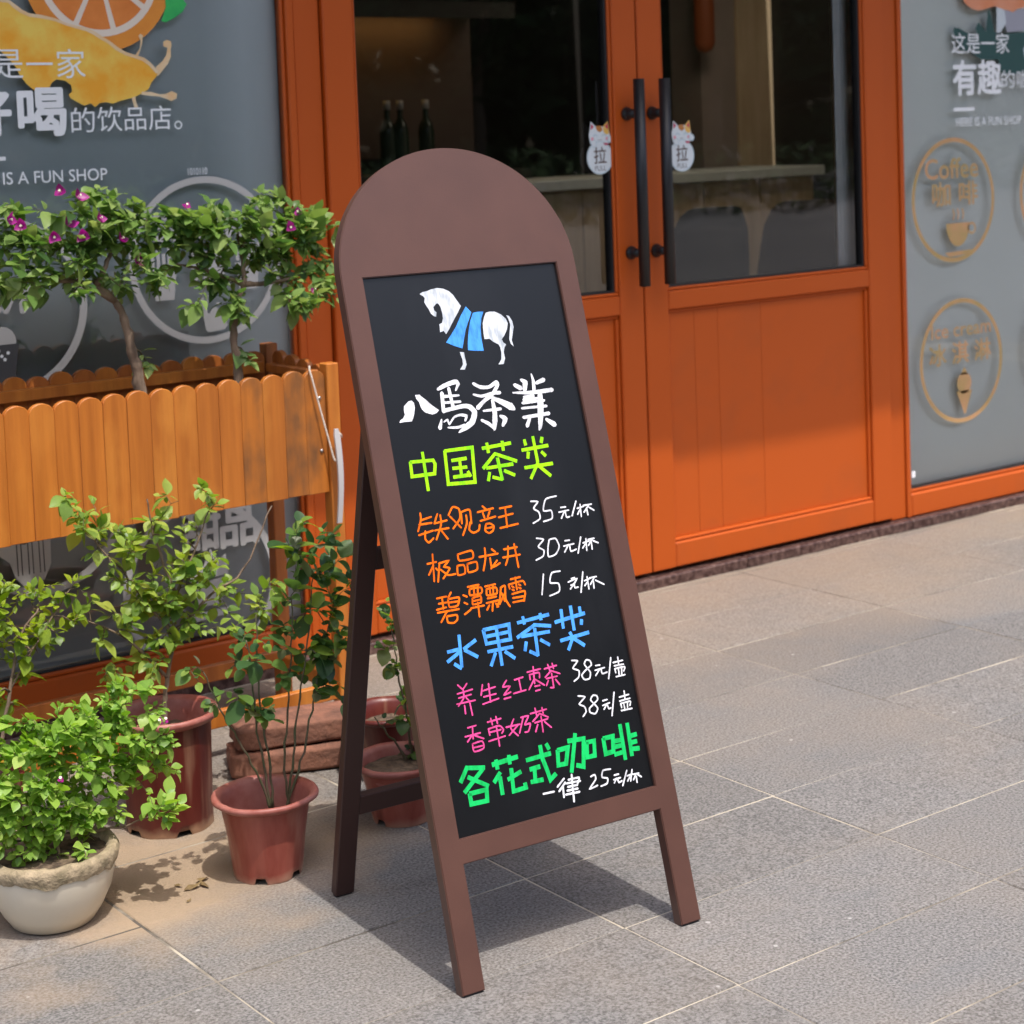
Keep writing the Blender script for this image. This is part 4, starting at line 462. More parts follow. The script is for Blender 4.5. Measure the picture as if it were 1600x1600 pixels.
# ================================================================== DOORS
def door(label,x0,x1,hx):
    d=empty('shop_door',((x0+x1)/2,FY,0)); tag(d,label,'door')
    ob=[]
    def B(*a,**k):
        o=box(*a,parent=None,**k); ob.append(o); return o
    sw=.0855; zb,zt=.040,2.290
    B('door_stile',x0,x0+sw,3.950,4.008,zb,zt,ORANGE,bev=.003); B('door_stile',x1-sw,x1,3.950,4.008,zb,zt,ORANGE,bev=.003)
    a,b=x0+sw+.0006,x1-sw-.0006
    B('door_rail',a,b,3.9505,4.006,zb,.111,ORANGE2,bev=.004); B('door_rail',a,b,3.9505,4.006,.775,.828,ORANGE,bev=.003); B('door_rail',a,b,3.9505,4.006,zt-.09,zt-.0006,ORANGE,bev=.003)
    # mouldings
    B('panel_bead',a,b,3.957,3.99,.1116,.1215,ORANGE2,bev=.0045,seg=2); B('panel_bead',a,b,3.959,3.99,.766,.7744,ORANGE,bev=.003)
    B('panel_bead',a,a+.010,3.958,3.99,.122,.7655,ORANGE,bev=.0035); B('panel_bead',b-.010,b,3.958,3.99,.122,.7655,ORANGE,bev=.0035)
    B('glazing_bead',a,b,3.955,3.99,.8286,.838,ORANGE,bev=.003); B('glazing_bead',a,a+.009,3.955,3.99,.8386,zt-.0912,ORANGE,bev=.003); B('glazing_bead',b-.009,b,3.955,3.99,.8386,zt-.0912,ORANGE,bev=.003)
    B('glass_gasket',a+.0092,b-.0092,3.962,3.988,.8385,.8445,GASKET,bev=0)
    B('glass_gasket',b-.0175,b-.0092,3.962,3.988,.845,zt-.092,GASKET,bev=0); B('glass_gasket',a+.0092,a+.0125,3.962,3.988,.845,zt-.092,GASKET,bev=0)
    # tongue and groove boards
    pa,pb=a+.0105,b-.0105; W=pb-pa; cuts=[0,.123,.237,.452,1] 
    for c0,c1 in zip(cuts[:-1],cuts[1:]): B('panel_board',pa+W*c0+.0004,pa+W*c1-.0004,3.9685,3.985,.1222,.7655,ORANGE2,bev=.0007)
    B('panel_backing',pa-.005,pb+.005,3.9855,3.989,.115,.772,ORANGE2,bev=0)
    gl=mesh('door_glass',[(a+.008,3.975,.832),(b-.008,3.975,.832),(b-.008,3.975,zt-.092),(a+.008,3.975,zt-.092)],[(0,1,2,3)],GLASS); ob.append(gl)
    # bar handle: bar with two stand-offs
    V=[];Fc=[]; tube_data([(hx,3.893,.855),(hx,3.893,1.423)],.0158,20,V,Fc)
    hb=mesh('handle',V,Fc,BLACKM,None,True); 
    for p in hb.data.polygons:
        if len(p.vertices)>4: p.use_smooth=False
    ob.append(hb)
    for zz in (.946,1.329):
        V=[];Fc=[]; tube_data([(hx,3.9497,zz),(hx,3.9455,zz),(hx,3.9412,zz),(hx,3.938,zz),(hx,3.93,zz),(hx,3.906,zz)],[.0185,.0188,.0175,.0145,.0125,.0125],20,V,Fc)
        k=mesh('handle_mount',V,Fc,BLACKM,hb,True)
    if True:
        for o in ob:
            o.parent=d; o.matrix_parent_inverse=Matrix.Translation(-Vector(d.location))
    return d
DL=door('orange double door leaf left of the centre gap with black bar handle, behind the chalkboard',2.3705,3.3695,3.326)
DR=door('orange double door leaf right of the centre gap with black bar handle and chairs seen through it',3.3745,4.3655,3.418)
# round stickers on the door glass
INK=mat('dark_brown_print',(.10,.06,.05),.5); STW=mat('white_sticker',(.70,.76,.80),.4); TAN=mat('ginger_print',(.50,.20,.05),.5); YEL=mat('yellow_print',(.80,.50,.12),.5); RED=mat('red_print',(.55,.03,.10),.5); PK=mat('pink_print',(.85,.35,.42),.5); CY=mat('soft_blue_print',(.25,.45,.55),.5)
def sticker(cx,cz,label):
    s=empty('pull_sticker',(cx,3.9615,cz)); s.scale=(1.08,1,1.08); tag(s,label,'sticker','white cat stickers on the door glass')
    y=-.0022
    def P_(name,poly,dy,mt): return flat(name,poly,y-dy,mt,s)
    prism('sticker_disc',disc(0,0,.0425,40),y,-.0006,STW,s); ring('disc_outline',0,0,.0405,.0415,y-.0003,CY,s)
    head=[(.034*math.cos(R(a)),.052+.026*math.sin(R(a))) for a in range(-40,221,12)]
    prism('cat_head',[(-.030,.035),(.030,.035)]+[(.034*math.cos(R(a)),.058+.022*math.sin(R(a))) for a in range(-20,201,15)],y-.0002,-.0008,STW,s)
    for sx in (-1,1):
        P_('ear',[(sx*.032,.066),(sx*.012,.079),(sx*.028,.092)],.0004,STW if sx<0 else YEL); P_('inner_ear',[(sx*.0285,.071),(sx*.0175,.078),(sx*.0265,.087)],.0008,RED)
    P_('ginger_patch',[(-.008,.0805),(.006,.0805),(.010,.070),(.002,.064),(-.007,.068),(-.012,.076)],.0008,TAN); P_('yellow_patch',[(.010,.078),(.028,.070),(.033,.060),(.022,.058),(.014,.064)],.0006,YEL)
    for sx in (-1,1):
        me=ring('closed_eye',sx*.014,.051,.0065,.0078,y-.001,CY,s,12,R(20),R(160)); 
        P_('cheek',disc(sx*.024,.048,.0045,12),.0009,PK)
    ring('mouth',-.003,.047,.0028,.0036,y-.0011,INK,s,8,R(190),R(350)); ring('mouth',.003,.047,.0028,.0036,y-.0011,INK,s,8,R(190),R(350))
    for x,z in ((-.020,.036),(.034,.046)): P_('paw',disc(x,z,.009,16),.0012,STW); ring('paw_outline',x,z,.0085,.0093,y-.0015,CY,s,20)
    P_('red_collar',[(.010,.037),(.028,.036),(.024,.031),(.016,.032)],.0013,RED)
    text('lettering','拉',0,.006,.040,.042,y-.0006,INK,s,.012); text('lettering','PULL',0,-.0265,.036,.0125,y-.0006,mat('grey_print',(.2,.19,.2),.5),s,0)
sticker(3.236,1.212,'white waving cat sticker reading PULL left of both black door handles')
sticker(3.535,1.207,'white waving cat sticker reading PULL half hidden behind the right black door handle')
# ================================================================== INTERIOR
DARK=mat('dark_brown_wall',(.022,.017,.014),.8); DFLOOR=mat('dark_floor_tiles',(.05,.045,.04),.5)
TANW=mat('tan_wood_panel',(.66,.50,.32),.6,col2=(.52,.38,.23),scale=20,stretch=(1,1,.1)); BRP=mat('grey_brown_panel',(.33,.26,.22),.7)
rm=empty('shop_interior'); tag(rm,kind='structure')
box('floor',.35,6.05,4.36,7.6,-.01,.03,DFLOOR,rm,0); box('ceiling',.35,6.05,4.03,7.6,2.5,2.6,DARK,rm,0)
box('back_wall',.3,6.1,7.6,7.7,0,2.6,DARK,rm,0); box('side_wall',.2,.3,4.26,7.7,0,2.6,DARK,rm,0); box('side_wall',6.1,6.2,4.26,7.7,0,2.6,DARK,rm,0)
FILL_LAMP=emis('fill_lamp_white',(1,.86,.68),3.2)
pp=empty('wall_panelling'); tag(pp,'dark and tan vertical wall panels behind the counter seen through the right door','wall panel')
box('panel',5.663,5.874,6.2,6.4,.03,2.5,BRP,pp,0); box('panel',5.877,6.095,6.19,6.4,.03,2.5,TANW,pp,0)
ctr=empty('shop_counter'); tag(ctr,'long tan counter with grey top seen through the door glass','counter')
box('countertop',3.2,5.79,5.58,6.05,1.058,1.098,mat('grey_countertop',(.6,.62,.58),.5),ctr,.003); 
for k in range(8): box('counter_board',3.24+k*.315,3.24+k*.315+.312,5.62,5.66,.03,1.057,TANW,ctr,.002)
CHG=mat('dark_grey_shell',(.022,.028,.03),.5); CHB=mat('dark_brown_shell',(.035,.016,.012),.5)
def chair(x,y,mt,label,rz):
    c=empty('shell_chair',(x,y,.03),rz); tag(c,label,'chair','chairs inside the shop')
    # curved shell back and seat as one bent sheet with thickness
    V=[];Fc=[];nu,nv=10,12
    for j in range(nv+1):
        t=j/nv
        if t<.5: s=t/.5; yy=-.22+.40*s; zz=.44-.02*math.sin(math.pi*s); hw=.19+.01*s
        else: s=(t-.5)/.5; yy=.18+.10*s; zz=.44+.53*s; hw=.20-.055*s
        for i in range(nu+1):
            q=i/nu*2-1; k=hw*(1-.15*max(0,(t-.9)/.1)*abs(q)); V.append((q*k,yy-.05*q*q*(1 if t>=.5 else 0),zz+(.03*q*q if t<.5 else -.03*q**6*(t>.95))))
    for j in range(nv):
        for i in range(nu): a=j*(nu+1)+i; Fc.append((a,a+1,a+nu+2,a+nu+1))
    o=mesh('seat_shell',V,Fc,mt,c,True); md=o.modifiers.new('s','SOLIDIFY'); md.thickness=.012
    for sx in (-1,1):
        for sy in (-1,1): tube('leg',[(sx*.12,sy*.11,.44),(sx*.20,sy*.19,0)],.012,TANW,c)
    return c
chair(4.545,5.12,CHG,'dark grey shell chair, the nearer one inside the right door',R(168)); chair(5.09,5.10,CHB,'brown shell chair beside the curtain, further right inside the door',R(150))
# curtain strip
V=[];Fc=[]
n=46
for i in range(n+1):
    x=4.245+.10*i/n; yy=4.043+.011*math.sin(i*.82)+.006*math.sin(i*2.1)
    V+=[(x,yy,.25),(x,yy,2.45)]
for i in range(n): Fc.append((2*i,2*i+2,2*i+3,2*i+1))
cu_=mesh('curtain',V,Fc,mat('pale_grey_curtain',(.84,.88,.92),.9),None,True); tag(cu_,'pale grey curtain bunched inside the right edge of the door glass','curtain')
# warm strip lamp under a shelf, orange lantern
wlp=empty('cove_lamp'); tag(wlp,'warm strip lamp glowing under a dark shelf at the back of the shop','lamp')
box('lamp_shelf',3.35,4.48,6.0,6.3,1.765,1.80,DARK,wlp,0); box('lamp_lip',3.35,4.48,5.985,5.999,1.738,1.80,DARK,wlp,0); box('light_strip',3.5,4.30,6.20,6.22,1.757,1.7635,emis('warm_lamp',(1,.55,.16),6),wlp,0); box('lamp_panel',3.35,4.48,6.3,6.32,1.2,1.765,mat('brown_wall_panel',(.07,.045,.035),.7),wlp,0)
ln=lathe('orange_lantern',[(.0,1.60),(.03,1.61),(.045,1.64),(.045,1.98),(.03,2.02),(0,2.03)],emis('lantern_glow',(.22,.05,.012),.03),None,20,(5.60,6.1,0)); tag(ln,'tall dim orange lantern hanging left of the brown wall panel','lantern')
GB=mat('bottle_glass',(.02,.03,.02),.2); CAP=mat('pale_cap',(.3,.3,.3),.5)
sh=empty('bottle_shelf'); tag(sh,'dark back shelf carrying three bottles inside the shop','shelf'); box('shelf_board',3.3,4.5,5.95,6.25,1.10,1.14,DARK,sh,0)
for i,(x,lb) in enumerate(((3.93,'leftmost dark bottle with pale cap on the back shelf'),(3.99,'middle dark bottle with pale cap on the back shelf'),(4.11,'rightmost dark bottle with pale cap, apart from the other two'))):
    bo=lathe('bottle',[(0,0),(.03,.0),(.032,.02),(.032,.16),(.026,.19),(.012,.215),(.011,.25)],GB,None,14,(x,6.1,1.14)); tag(bo,lb,'bottle','bottles on the back shelf')
    lathe('bottle_cap',[(0,.25),(.014,.25),(.014,.285),(0,.286)],CAP,bo,12)
# ================================================================== PLANTER
plt=empty('wooden_planter',(1.5,3.6,0)); tag(plt,'long stained wooden planter box on legs with scalloped boards','planter')
def toP(o):
    o.parent=plt; o.matrix_parent_inverse=Matrix.Translation(-Vector(plt.location)); return o
def plank_mesh(w_,h_,t_,curve=.5):
    pts=[(-w_/2,0),(w_/2,0),(w_/2,h_-w_*.40)]
    for k in range(1,12):
        a=math.pi*k/12; pts.append((w_/2*math.cos(a),h_-w_*.40+w_*.40*math.sin(a)))
    pts.append((-w_/2,h_-w_*.40))
    o=prism('plank',pts,-t_/2,t_/2,WOOD); me=o.data; bpy.data.objects.remove(o)
    bm=bmesh.new(); bm.from_mesh(me); bmesh.ops.bevel(bm,geom=[e for e in bm.edges if abs(e.verts[0].co.y-e.verts[1].co.y)<1e-5],offset=.0011,segments=1,affect='EDGES'); bm.to_mesh(me); bm.free(); return me
PWD=.0515
rp=random.Random(3)
pm=[plank_mesh(PWD-.0003,.270+rp.uniform(-.002,.002),.014) for _ in range(3)]
pmI=[m_.copy() for m_ in pm]; 
for m_ in pmI: m_.materials[0]=WOODIN
pmW=[m_.copy() for m_ in pm]
for m_ in pmW: m_.materials[0]=WOODW
x=2.052-PWD/2; k=0
while x>.95:
    o=bpy.data.objects.new('plank',(pmW if k<4 and k!=2 else pm)[k%3]); o.location=(x,3.482+rp.uniform(-.0012,.0012),.527+rp.uniform(-.002,.002)); o.rotation_euler=(0,rp.uniform(-.003,.003),rp.uniform(-.01,.01)); link(o); toP(o)
    o=bpy.data.objects.new('plank',(pm if k%2 else pmI)[(k+1)%3]); o.location=(x,3.745+rp.uniform(-.001,.001),.549+rp.uniform(-.003,.003)); link(o); toP(o)
    x-=PWD; k+=1
for j in range(4):
    y=3.52+.055*j+.008
    for X in (2.066,):
        o=bpy.data.objects.new('plank',pmI[j%3]); o.location=(X,y,.533+.006*j); o.rotation_euler=(0,0,math.pi/2); link(o); toP(o)
for X,Y_,zt in ((2.0675,3.483,.808),(2.070,3.752,.832),(.985,3.505,.80),(.985,3.752,.83)):
    toP(box('leg',X-.0148,X+.0148,Y_-.0165,Y_+.0165,.0,zt,WOODIN if Y_>3.6 else WOOD,None,.002))
toP(box('front_rail',.96,2.0523,3.478,3.496,.068,.104,WOOD,None,.002)); toP(box('back_rail',.96,2.0548,3.735,3.753,.085,.122,WOODIN,None,.002)); toP(box('side_rail',2.060,2.078,3.500,3.7345,.075,.108,WOOD,None,.002))
toP(box('inner_rail',1.0,2.038,3.716,3.7365,.770,.795,WOOD,None,.002)); toP(box('inner_rail',1.0,2.038,3.4905,3.508,.745,.768,WOODIN,None,.002)); toP(box('inner_rail',2.0385,2.0585,3.512,3.714,.772,.792,WOODIN,None,.002))
toP(box('bottom_board',.98,2.052,3.491,3.737,.535,.55,WOODIN,None,0)); sl=toP(box('soil',.985,2.037,3.4905,3.736,.551,.725,SOIL,None,0))
for X,zz in ((2.036,.735),(2.036,.620)): toP(fixn(tube('screw',[(X,3.4755,zz),(X,3.4725,zz)],[.0045,.0035],SCREW,None,10)))
toP(tube('screw',[(2.072,3.4675,.49),(2.072,3.4645,.49)],.004,BLACKM,None,10))
# cord and white strip hanging on the planter corner
cordpts=[(2.018,3.480,.800),(2.014,3.474,.806),(2.012,3.470,.798),(2.016,3.466,.775),(2.030,3.462,.710),(2.045,3.456,.640),(2.0515,3.452,.606),(2.056,3.449,.598),(2.063,3.4475,.603)]
V=[];Fc=[]
P_=smoothpts(cordpts,5); tube_data(P_,.0021,6,V,Fc)
cord=mesh('cord',V,Fc,ROPE,None,True); tag(cord,'thin cream cord looped over the planter corner down to a white strip','cord')
tube('cord_end',[(2.063,3.447,.603),(2.068,3.446,.596),(2.068,3.446,.582)],.0016,ROPE,cord,6); tube('cord_end',[(2.060,3.447,.662),(2.069,3.446,.655),(2.071,3.446,.648)],.0016,ROPE,cord,6)
sp=[]
for i in range(15):
    t=i/14; sp.append((2.058+.004*math.sin(t*3)-.002*t,3.445-.006*math.sin(t*math.pi),.668-.205*t))
V=[];Fc=[]
for i,(a,b,c) in enumerate(sp):
    hw=.0072*(1 if i>0 else .6)*(1-.25*(i/14)); V+=[(a-hw,b,c),(a+hw,b,c),(a+hw,b+.005,c),(a-hw,b+.005,c)]
for i in range(14):
    for k in range(4): Fc.append((4*i+k,4*i+(k+1)%4,4*i+4+(k+1)%4,4*i+4+k))
Fc+=[(0,1,2,3),(59,58,57,56)]
stp_=fixn(mesh('plastic_strip',V,Fc,PLW,None,False)); tag(stp_,'narrow white plastic strip hanging from the cord at the planter corner','strip')
# ================================================================== BRICKS
def brick(x,y,z,rz,l,w_,h_,seed,label):
    bm=bmesh.new(); bmesh.ops.create_cube(bm,size=1)
    for v in bm.verts: v.co=Vector((v.co.x*l,v.co.y*w_,v.co.z*h_+h_/2))
    bmesh.ops.subdivide_edges(bm,edges=bm.edges[:],cuts=9,use_grid_fill=True)
    for v in bm.verts:
        c=Vector((v.co.x/l*2,v.co.y/w_*2,(v.co.z-h_/2)/h_*2)); e=sorted([abs(q) for q in c])[1]
        n_=noise.noise(v.co*28+Vector((seed,0,0)))*.0045+noise.noise(v.co*90)*.0018; ctr=Vector((0,0,h_/2)); d=(v.co-ctr)
        v.co+=d.normalized()*n_
        if e>.93: v.co-=Vector((d.x/l*.016,d.y/w_*.012,d.z/h_*.009))
        if v.co.z<.0005: v.co.z=.0005
    me=bpy.data.meshes.new('brick'); bm.to_mesh(me); bm.free(); me.materials.append(BRICKM); me.polygons.foreach_set('use_smooth',[True]*len(me.polygons))
    o=bpy.data.objects.new('brick',me); o.location=(x,y,z); o.rotation_euler=(0,0,rz); link(o); tag(o,label,'brick','stacked bricks behind the pots'); return o
brick(1.872,3.338,.0,R(-22),.29,.115,.052,3,'lower red brick of the stack behind the small rose pot')
brick(1.885,3.350,.0525,R(-19),.285,.12,.052,8,'upper cracked red brick of the stack behind the small rose pot')
# ================================================================== POTS
def notch(levels,pos,hh,wd=.16):
    def f_(i,k,a,r_,z):
        if i<=levels:
            for q in pos:
                dd=abs((a-q+math.pi)%(2*math.pi)-math.pi)
                if dd<wd: return r_,max(z,hh)
        return r_,z
    return f_
va=math.atan2(-1,-.53)   # direction from the pots to the camera
def pot(loc,rb,rt_,h_,rim,wall,lab,mt,mtrim,soilz,facet=0,notches=None,rot=0,nt_=48):
    p_=empty('flower_pot',loc); tag(p_,lab,'flower pot')
    def md(i,k,a,r_,z):
        q=r_
        if facet and z<h_*.8:
            s=(a%(2*math.pi/facet))-math.pi/facet; q=r_*(1-.5*(1-math.cos(s)/1.0)*1.0) if True else r_
            q=r_*(math.cos(math.pi/facet)/math.cos(s))*.5*(1-z/h_*.6)+r_*(1-.5*(1-z/h_*.6))
        if notches: q,z=notch(1,notches,.011)(i,k,a,q,z)
        n_=noise.noise(Vector((math.cos(a)*2,math.sin(a)*2,z*9)))*.0009; return q+n_,z
    lathe('pot_body',[(rb,0),(rb+.001,.004),(rb+(rt_-rb)*.12,h_*.10),(rb+(rt_-rb)*.5,h_*.5),(rt_,h_-rim*1.0),(rt_+.001,h_-rim*.6)],mt,p_,nt_*2,mod=md)
    def mr(i,k,a,r_,z): return r_+noise.noise(Vector((math.cos(a)*2.5,math.sin(a)*2.5,9)))*.0014, z+noise.noise(Vector((math.cos(a)*1.5,math.sin(a)*1.5,3)))*.002
    R_=rt_+.016
    lathe('pot_rim',[(rt_,h_-rim),(rt_+.006,h_-rim*.95),(R_-.001,h_-rim*.55),(R_,h_-rim*.3),(R_-.002,h_-.001),(R_-.006,h_),(rt_+.003,h_-.003),(rt_-.002,h_-.010),(rt_-.004,h_-.03),(rb+(rt_-rb)*.35-.004,h_*.4)],mtrim,p_,nt_*2,mod=mr)
    V=[(0,0,soilz)];n=28
    for kk,rr in enumerate((.5,1.0)):
        for k in range(n):
            a=2*math.pi*k/n; q=(rb+(rt_-rb)*(soilz/h_)-.002)*rr; V.append((q*math.cos(a),q*math.sin(a),soilz+noise.noise(Vector((q*math.cos(a)*40,q*math.sin(a)*40,0)))*.008))
    Fc=[(0,1+k,1+(k+1)%n) for k in range(n)]+[(1+k,1+n+k,1+n+(k+1)%n,1+(k+1)%n) for k in range(n)]
    mesh('soil',V,Fc,SOIL,p_)
    return p_
pot((1.543,2.884,0),.0605,.079,.146,.016,.003,'small faded red plastic pot holding the rose stems, left of the chalkboard',POTR,POTRIM,.075,facet=12,notches=[va-.25,va+.95,va+2.6])
pot((1.517,3.218,0),.083,.086,.222,.020,.003,'tall dark red plastic pot with a shrub, between the cream bowl and the bricks',POTB,POTRIM,.175,facet=10,notches=[va+.35,va-.9,va+2.4])
pot((1.868,2.945,0),.056,.078,.118,.016,.003,'dusty red pot seen between the legs of the chalkboard',POTR,POTRIM,.095,facet=0,notches=[va-.9])
pot((1.985,3.165,0),.055,.073,.135,.016,.003,'dark red pot behind the dusty one seen between the chalkboard legs',POTB,POTB,.10)
pot((1.125,3.19,0),.075,.09,.18,.016,.003,'dark red pot at the left edge hidden behind the cream bowl',POTB,POTB,.14)
bw=empty('bowl_planter',(1.168,2.948,0)); bw.scale=(1.045,1.045,1.02); tag(bw,'cream ceramic bowl planter with a crusty mossy rim','bowl planter')
def bm_(i,k,a,r_,z): return (r_,z)
pr=[(.0,.0),(.058,.0),(.066,.004),(.080,.025),(.094,.055),(.101,.085),(.1035,.105),(.1025,.112)]
lathe('bowl_body',pr,BOWL,bw,64)
def cr_(i,k,a,r_,z):
    n_=noise.noise(Vector((math.cos(a)*4,math.sin(a)*4,i*.7))); n2=noise.noise(Vector((math.cos(a)*12,math.sin(a)*12,i*1.3)))
    if i==0: return r_+.0012,z+n_*.011+n2*.003
    return r_+n2*.002,z+n_*.004+n2*.002
lathe('crusty_rim',[(.1040,.098),(.1075,.106),(.109,.116),(.104,.124),(.094,.124),(.088,.112)],CRUST,bw,120,mod=cr_)
V=[(0,0,.115)]+[(.094*math.cos(2*math.pi*k/30),.094*math.sin(2*math.pi*k/30),.11) for k in range(30)]; mesh('soil',V,[(0,1+k,1+(k+1)%30) for k in range(30)],SOIL,bw)
# dry leaves on the ground
DRY=mat('dry_leaf',(.12,.075,.03),.8,col2=(.22,.15,.06),scale=60)
for i,(x,y,s_) in enumerate(((1.405,2.905,.018),(1.425,2.90,.014),(1.435,2.925,.016),(1.39,2.93,.010),(1.375,2.86,.007))):
    V=[(-1,0,.1),(-.3,.35,.35),(.5,.3,.2),(1,0,.5),(.4,-.35,.3),(-.4,-.3,.05)]; o=mesh('dry_leaf',[(a*s_,b*s_,c*s_) for a,b,c in V],[(0,1,2,3),(0,3,4,5)],DRY,None,False,(x,y,.001)); o.rotation_euler=(0,0,i*1.7)
    tag(o,['largest curled dry leaf left of the small red pot','flat dry leaf beside the largest dry leaf','dry leaf nearest the tall red pot','small dry leaf at the left of the leaf litter','tiny dry leaf lying alone toward the camera'][i],'dry leaf','dry leaves on the paving')
# ================================================================== CHALKBOARD SIGN
Q=dict(x=1.52467,y=2.25395,yaw=-.070141,tilt=.2737,w=.4527,a=.03907,v0=.22679,v1=1.11034,vr=.18889,T=1.32115,h=.21074)
sg=empty('chalkboard_sign',(Q['x'],Q['y'],0),Q['yaw']); tag(sg,'tall brown arched A-frame chalkboard with coloured menu handwriting','chalkboard sign')
# local frame of the sign: x along the width, y back, z up; front leaf is tilted back
ft=empty('front_leaf',parent=sg); ft.rotation_euler=(-Q['tilt'],0,0); sg_l=ft
TH=.022; w_=Q['w']; a_=Q['a']
# front frame as one profile with the opening: outer outline + inner rectangle, bridged
outer=[(0,.004),(0,Q['T']-Q['h'])]; NA=64
outer+=[(w_/2-w_/2*math.cos(math.pi*i/NA),Q['T']-Q['h']+Q['h']*math.sin(math.pi*i/NA)) for i in range(1,NA)]
outer+=[(w_,Q['T']-Q['h']),(w_,.004)]
full=outer+[(w_-a_,.004),(w_-a_,Q['vr']),(a_,Q['vr']),(a_,.004)]
bm=bmesh.new()
def loop(pts,y): return [bm.verts.new((x,y,z)) for x,z in pts]
o_=loop(full,0); i_=loop([(a_,Q['v0']),(w_-a_,Q['v0']),(w_-a_,Q['v1']),(a_,Q['v1'])],0)
eds=[bm.edges.new((o_[k],o_[(k+1)%len(o_)])) for k in range(len(o_))]+[bm.edges.new((i_[k],i_[(k+1)%4])) for k in range(4)]
bmesh.ops.triangle_fill(bm,use_beauty=True,use_dissolve=False,edges=eds)
bm.normal_update()
ex=bmesh.ops.extrude_face_region(bm,geom=bm.faces[:]); 
for v in [e for e in ex['geom'] if isinstance(e,bmesh.types.BMVert)]: v.co.y+=TH
bmesh.ops.recalc_face_normals(bm,faces=bm.faces)
be=[e for e in bm.edges if abs(e.verts[0].co.y-e.verts[1].co.y)<1e-6 and len(e.link_faces)==2 and abs(e.link_faces[0].normal.dot(e.link_faces[1].normal))<.5]
bmesh.ops.bevel(bm,geom=be,offset=.0014,segments=2,affect='EDGES')
me=bpy.data.meshes.new('front_frame'); bm.to_mesh(me); bm.free(); me.materials.append(BROWN); link(bpy.data.objects.new('front_frame',me),ft)
INS=.006
box('chalkboard_panel',a_-.006,w_-a_+.006,INS,INS+.006,Q['v0']-.006,Q['v1']+.006,BLACKB,ft,0)
for x0 in (0,w_-a_): box('rubber_foot',x0+.003,x0+a_-.003,.003,TH-.003,-.002,.0038,GASKET,ft,.001)
# handwriting: ribbons of marker paint lying on the panel
def ribbon(V,Fc,pts,y,sm):
    P=[Vector((p[0]*1e-4,p[1]*1e-4)) for p in pts]; Wd=[p[2]*1e-4/2 for p in pts]
    if sm and len(P)>2:
        Q_=[];W2=[]
        for i in range(len(P)-1):
            p0=P[max(i-1,0)];p1=P[i];p2=P[i+1];p3=P[min(i+2,len(P)-1)]
            for j in range(5):
                t=j/5; c=.7
                m1=(p2-p0)*.5*c;m2=(p3-p1)*.5*c; h00=2*t**3-3*t**2+1;h10=t**3-2*t**2+t;h01=-2*t**3+3*t**2;h11=t**3-t**2
                Q_.append(p1*h00+m1*h10+p2*h01+m2*h11); W2.append(Wd[i]*(1-t)+Wd[i+1]*t)
        Q_.append(P[-1]);W2.append(Wd[-1]); P,Wd=Q_,W2
    wj=random.Random(int(pts[0][0])); b0=len(V); n=len(P); pr_=[]
    for i in range(n):
        t0=(P[i]-P[i-1]).normalized() if i>0 else None; t1=(P[i+1]-P[i]).normalized() if i<n-1 else None
        if t0 is None: t=t1;k=1
        elif t1 is None: t=t0;k=1
        else:
            t=(t0+t1); t=t.normalized() if t.length>1e-4 else t0; k=1/max(.55,math.sqrt(max(0,(1+t0.dot(t1))/2)))
        nn=Vector((-t.y,t.x)); ww=Wd[i]*k*wj.uniform(.93,1.07); pr_.append((P[i],t,nn,ww))
    rnd_=.85 if sm else .25
    seq=[(pr_[0][0]-pr_[0][1]*Wd[0]*rnd_,pr_[0][2],Wd[0]*(.35 if sm else .92))]+[(p,nn,ww) for p,t,nn,ww in pr_]+[(pr_[-1][0]+pr_[-1][1]*Wd[-1]*rnd_,pr_[-1][2],Wd[-1]*(.35 if sm else .92))]
    for p,nn,ww in seq:
        V.append((p.x+nn.x*ww,y,p.y+nn.y*ww)); V.append((p.x-nn.x*ww,y,p.y-nn.y*ww))
    for i in range(len(seq)-1): Fc.append((b0+2*i,b0+2*i+1,b0+2*i+3,b0+2*i+2))
for nm,colr,sm,sts in STROKES:
    V=[];Fc=[]
    for k,s_ in enumerate(sts): ribbon(V,Fc,s_,INS-.0003-.00004*(k%9),sm)
    mesh(nm,V,Fc,FLUO[colr],ft)
for nm,colr,ps in POLYS:
    bm=bmesh.new()
    for p_ in ps:
        vs_=[bm.verts.new((x*1e-4,INS-.0004,z*1e-4)) for x,z in p_]; bm.faces.new(vs_)
    bm.normal_update(); bmesh.ops.triangulate(bm,faces=bm.faces[:],ngon_method='EAR_CLIP'); me=bpy.data.meshes.new(nm); bm.to_mesh(me); bm.free(); me.materials.append(FLUO[colr]); link(bpy.data.objects.new(nm,me),ft)
# rear leaf: two legs and two rails hinged under the arch
rl=empty('rear_leaf',parent=sg)
zt=.86; yt=zt*math.tan(Q['tilt'])+TH*.9; yb=.450; tl=math.atan((yb-yt)/zt); LL=zt/math.cos(tl)
rl.location=(0,yb,0); rl.rotation_euler=(tl,0,0)
for x0 in (.0155,w_-.0155-.036): box('rear_leg',x0,x0+.036,0,.018,.003,LL,BROWN_SHADE,rl,.0015); box('rubber_foot',x0+.003,x0+.033,.003,.015,-.002,.0028,GASKET,rl,.0005)
for z0 in (.150,.600): box('rear_rail',.0152+.0365,w_-.0155-.0365,.001,.017,z0,z0+.036,BROWN_SHADE,rl,.0015)
box('rear_rail',.0152+.0365,w_-.0155-.0365,.001,.017,LL-.045,LL-.002,BROWN_SHADE,rl,.0015)
for x0 in (.02,w_-.045): box('hinge',x0,x0+.025,-.004,-.001,LL-.03,LL,SCREW,rl,0)
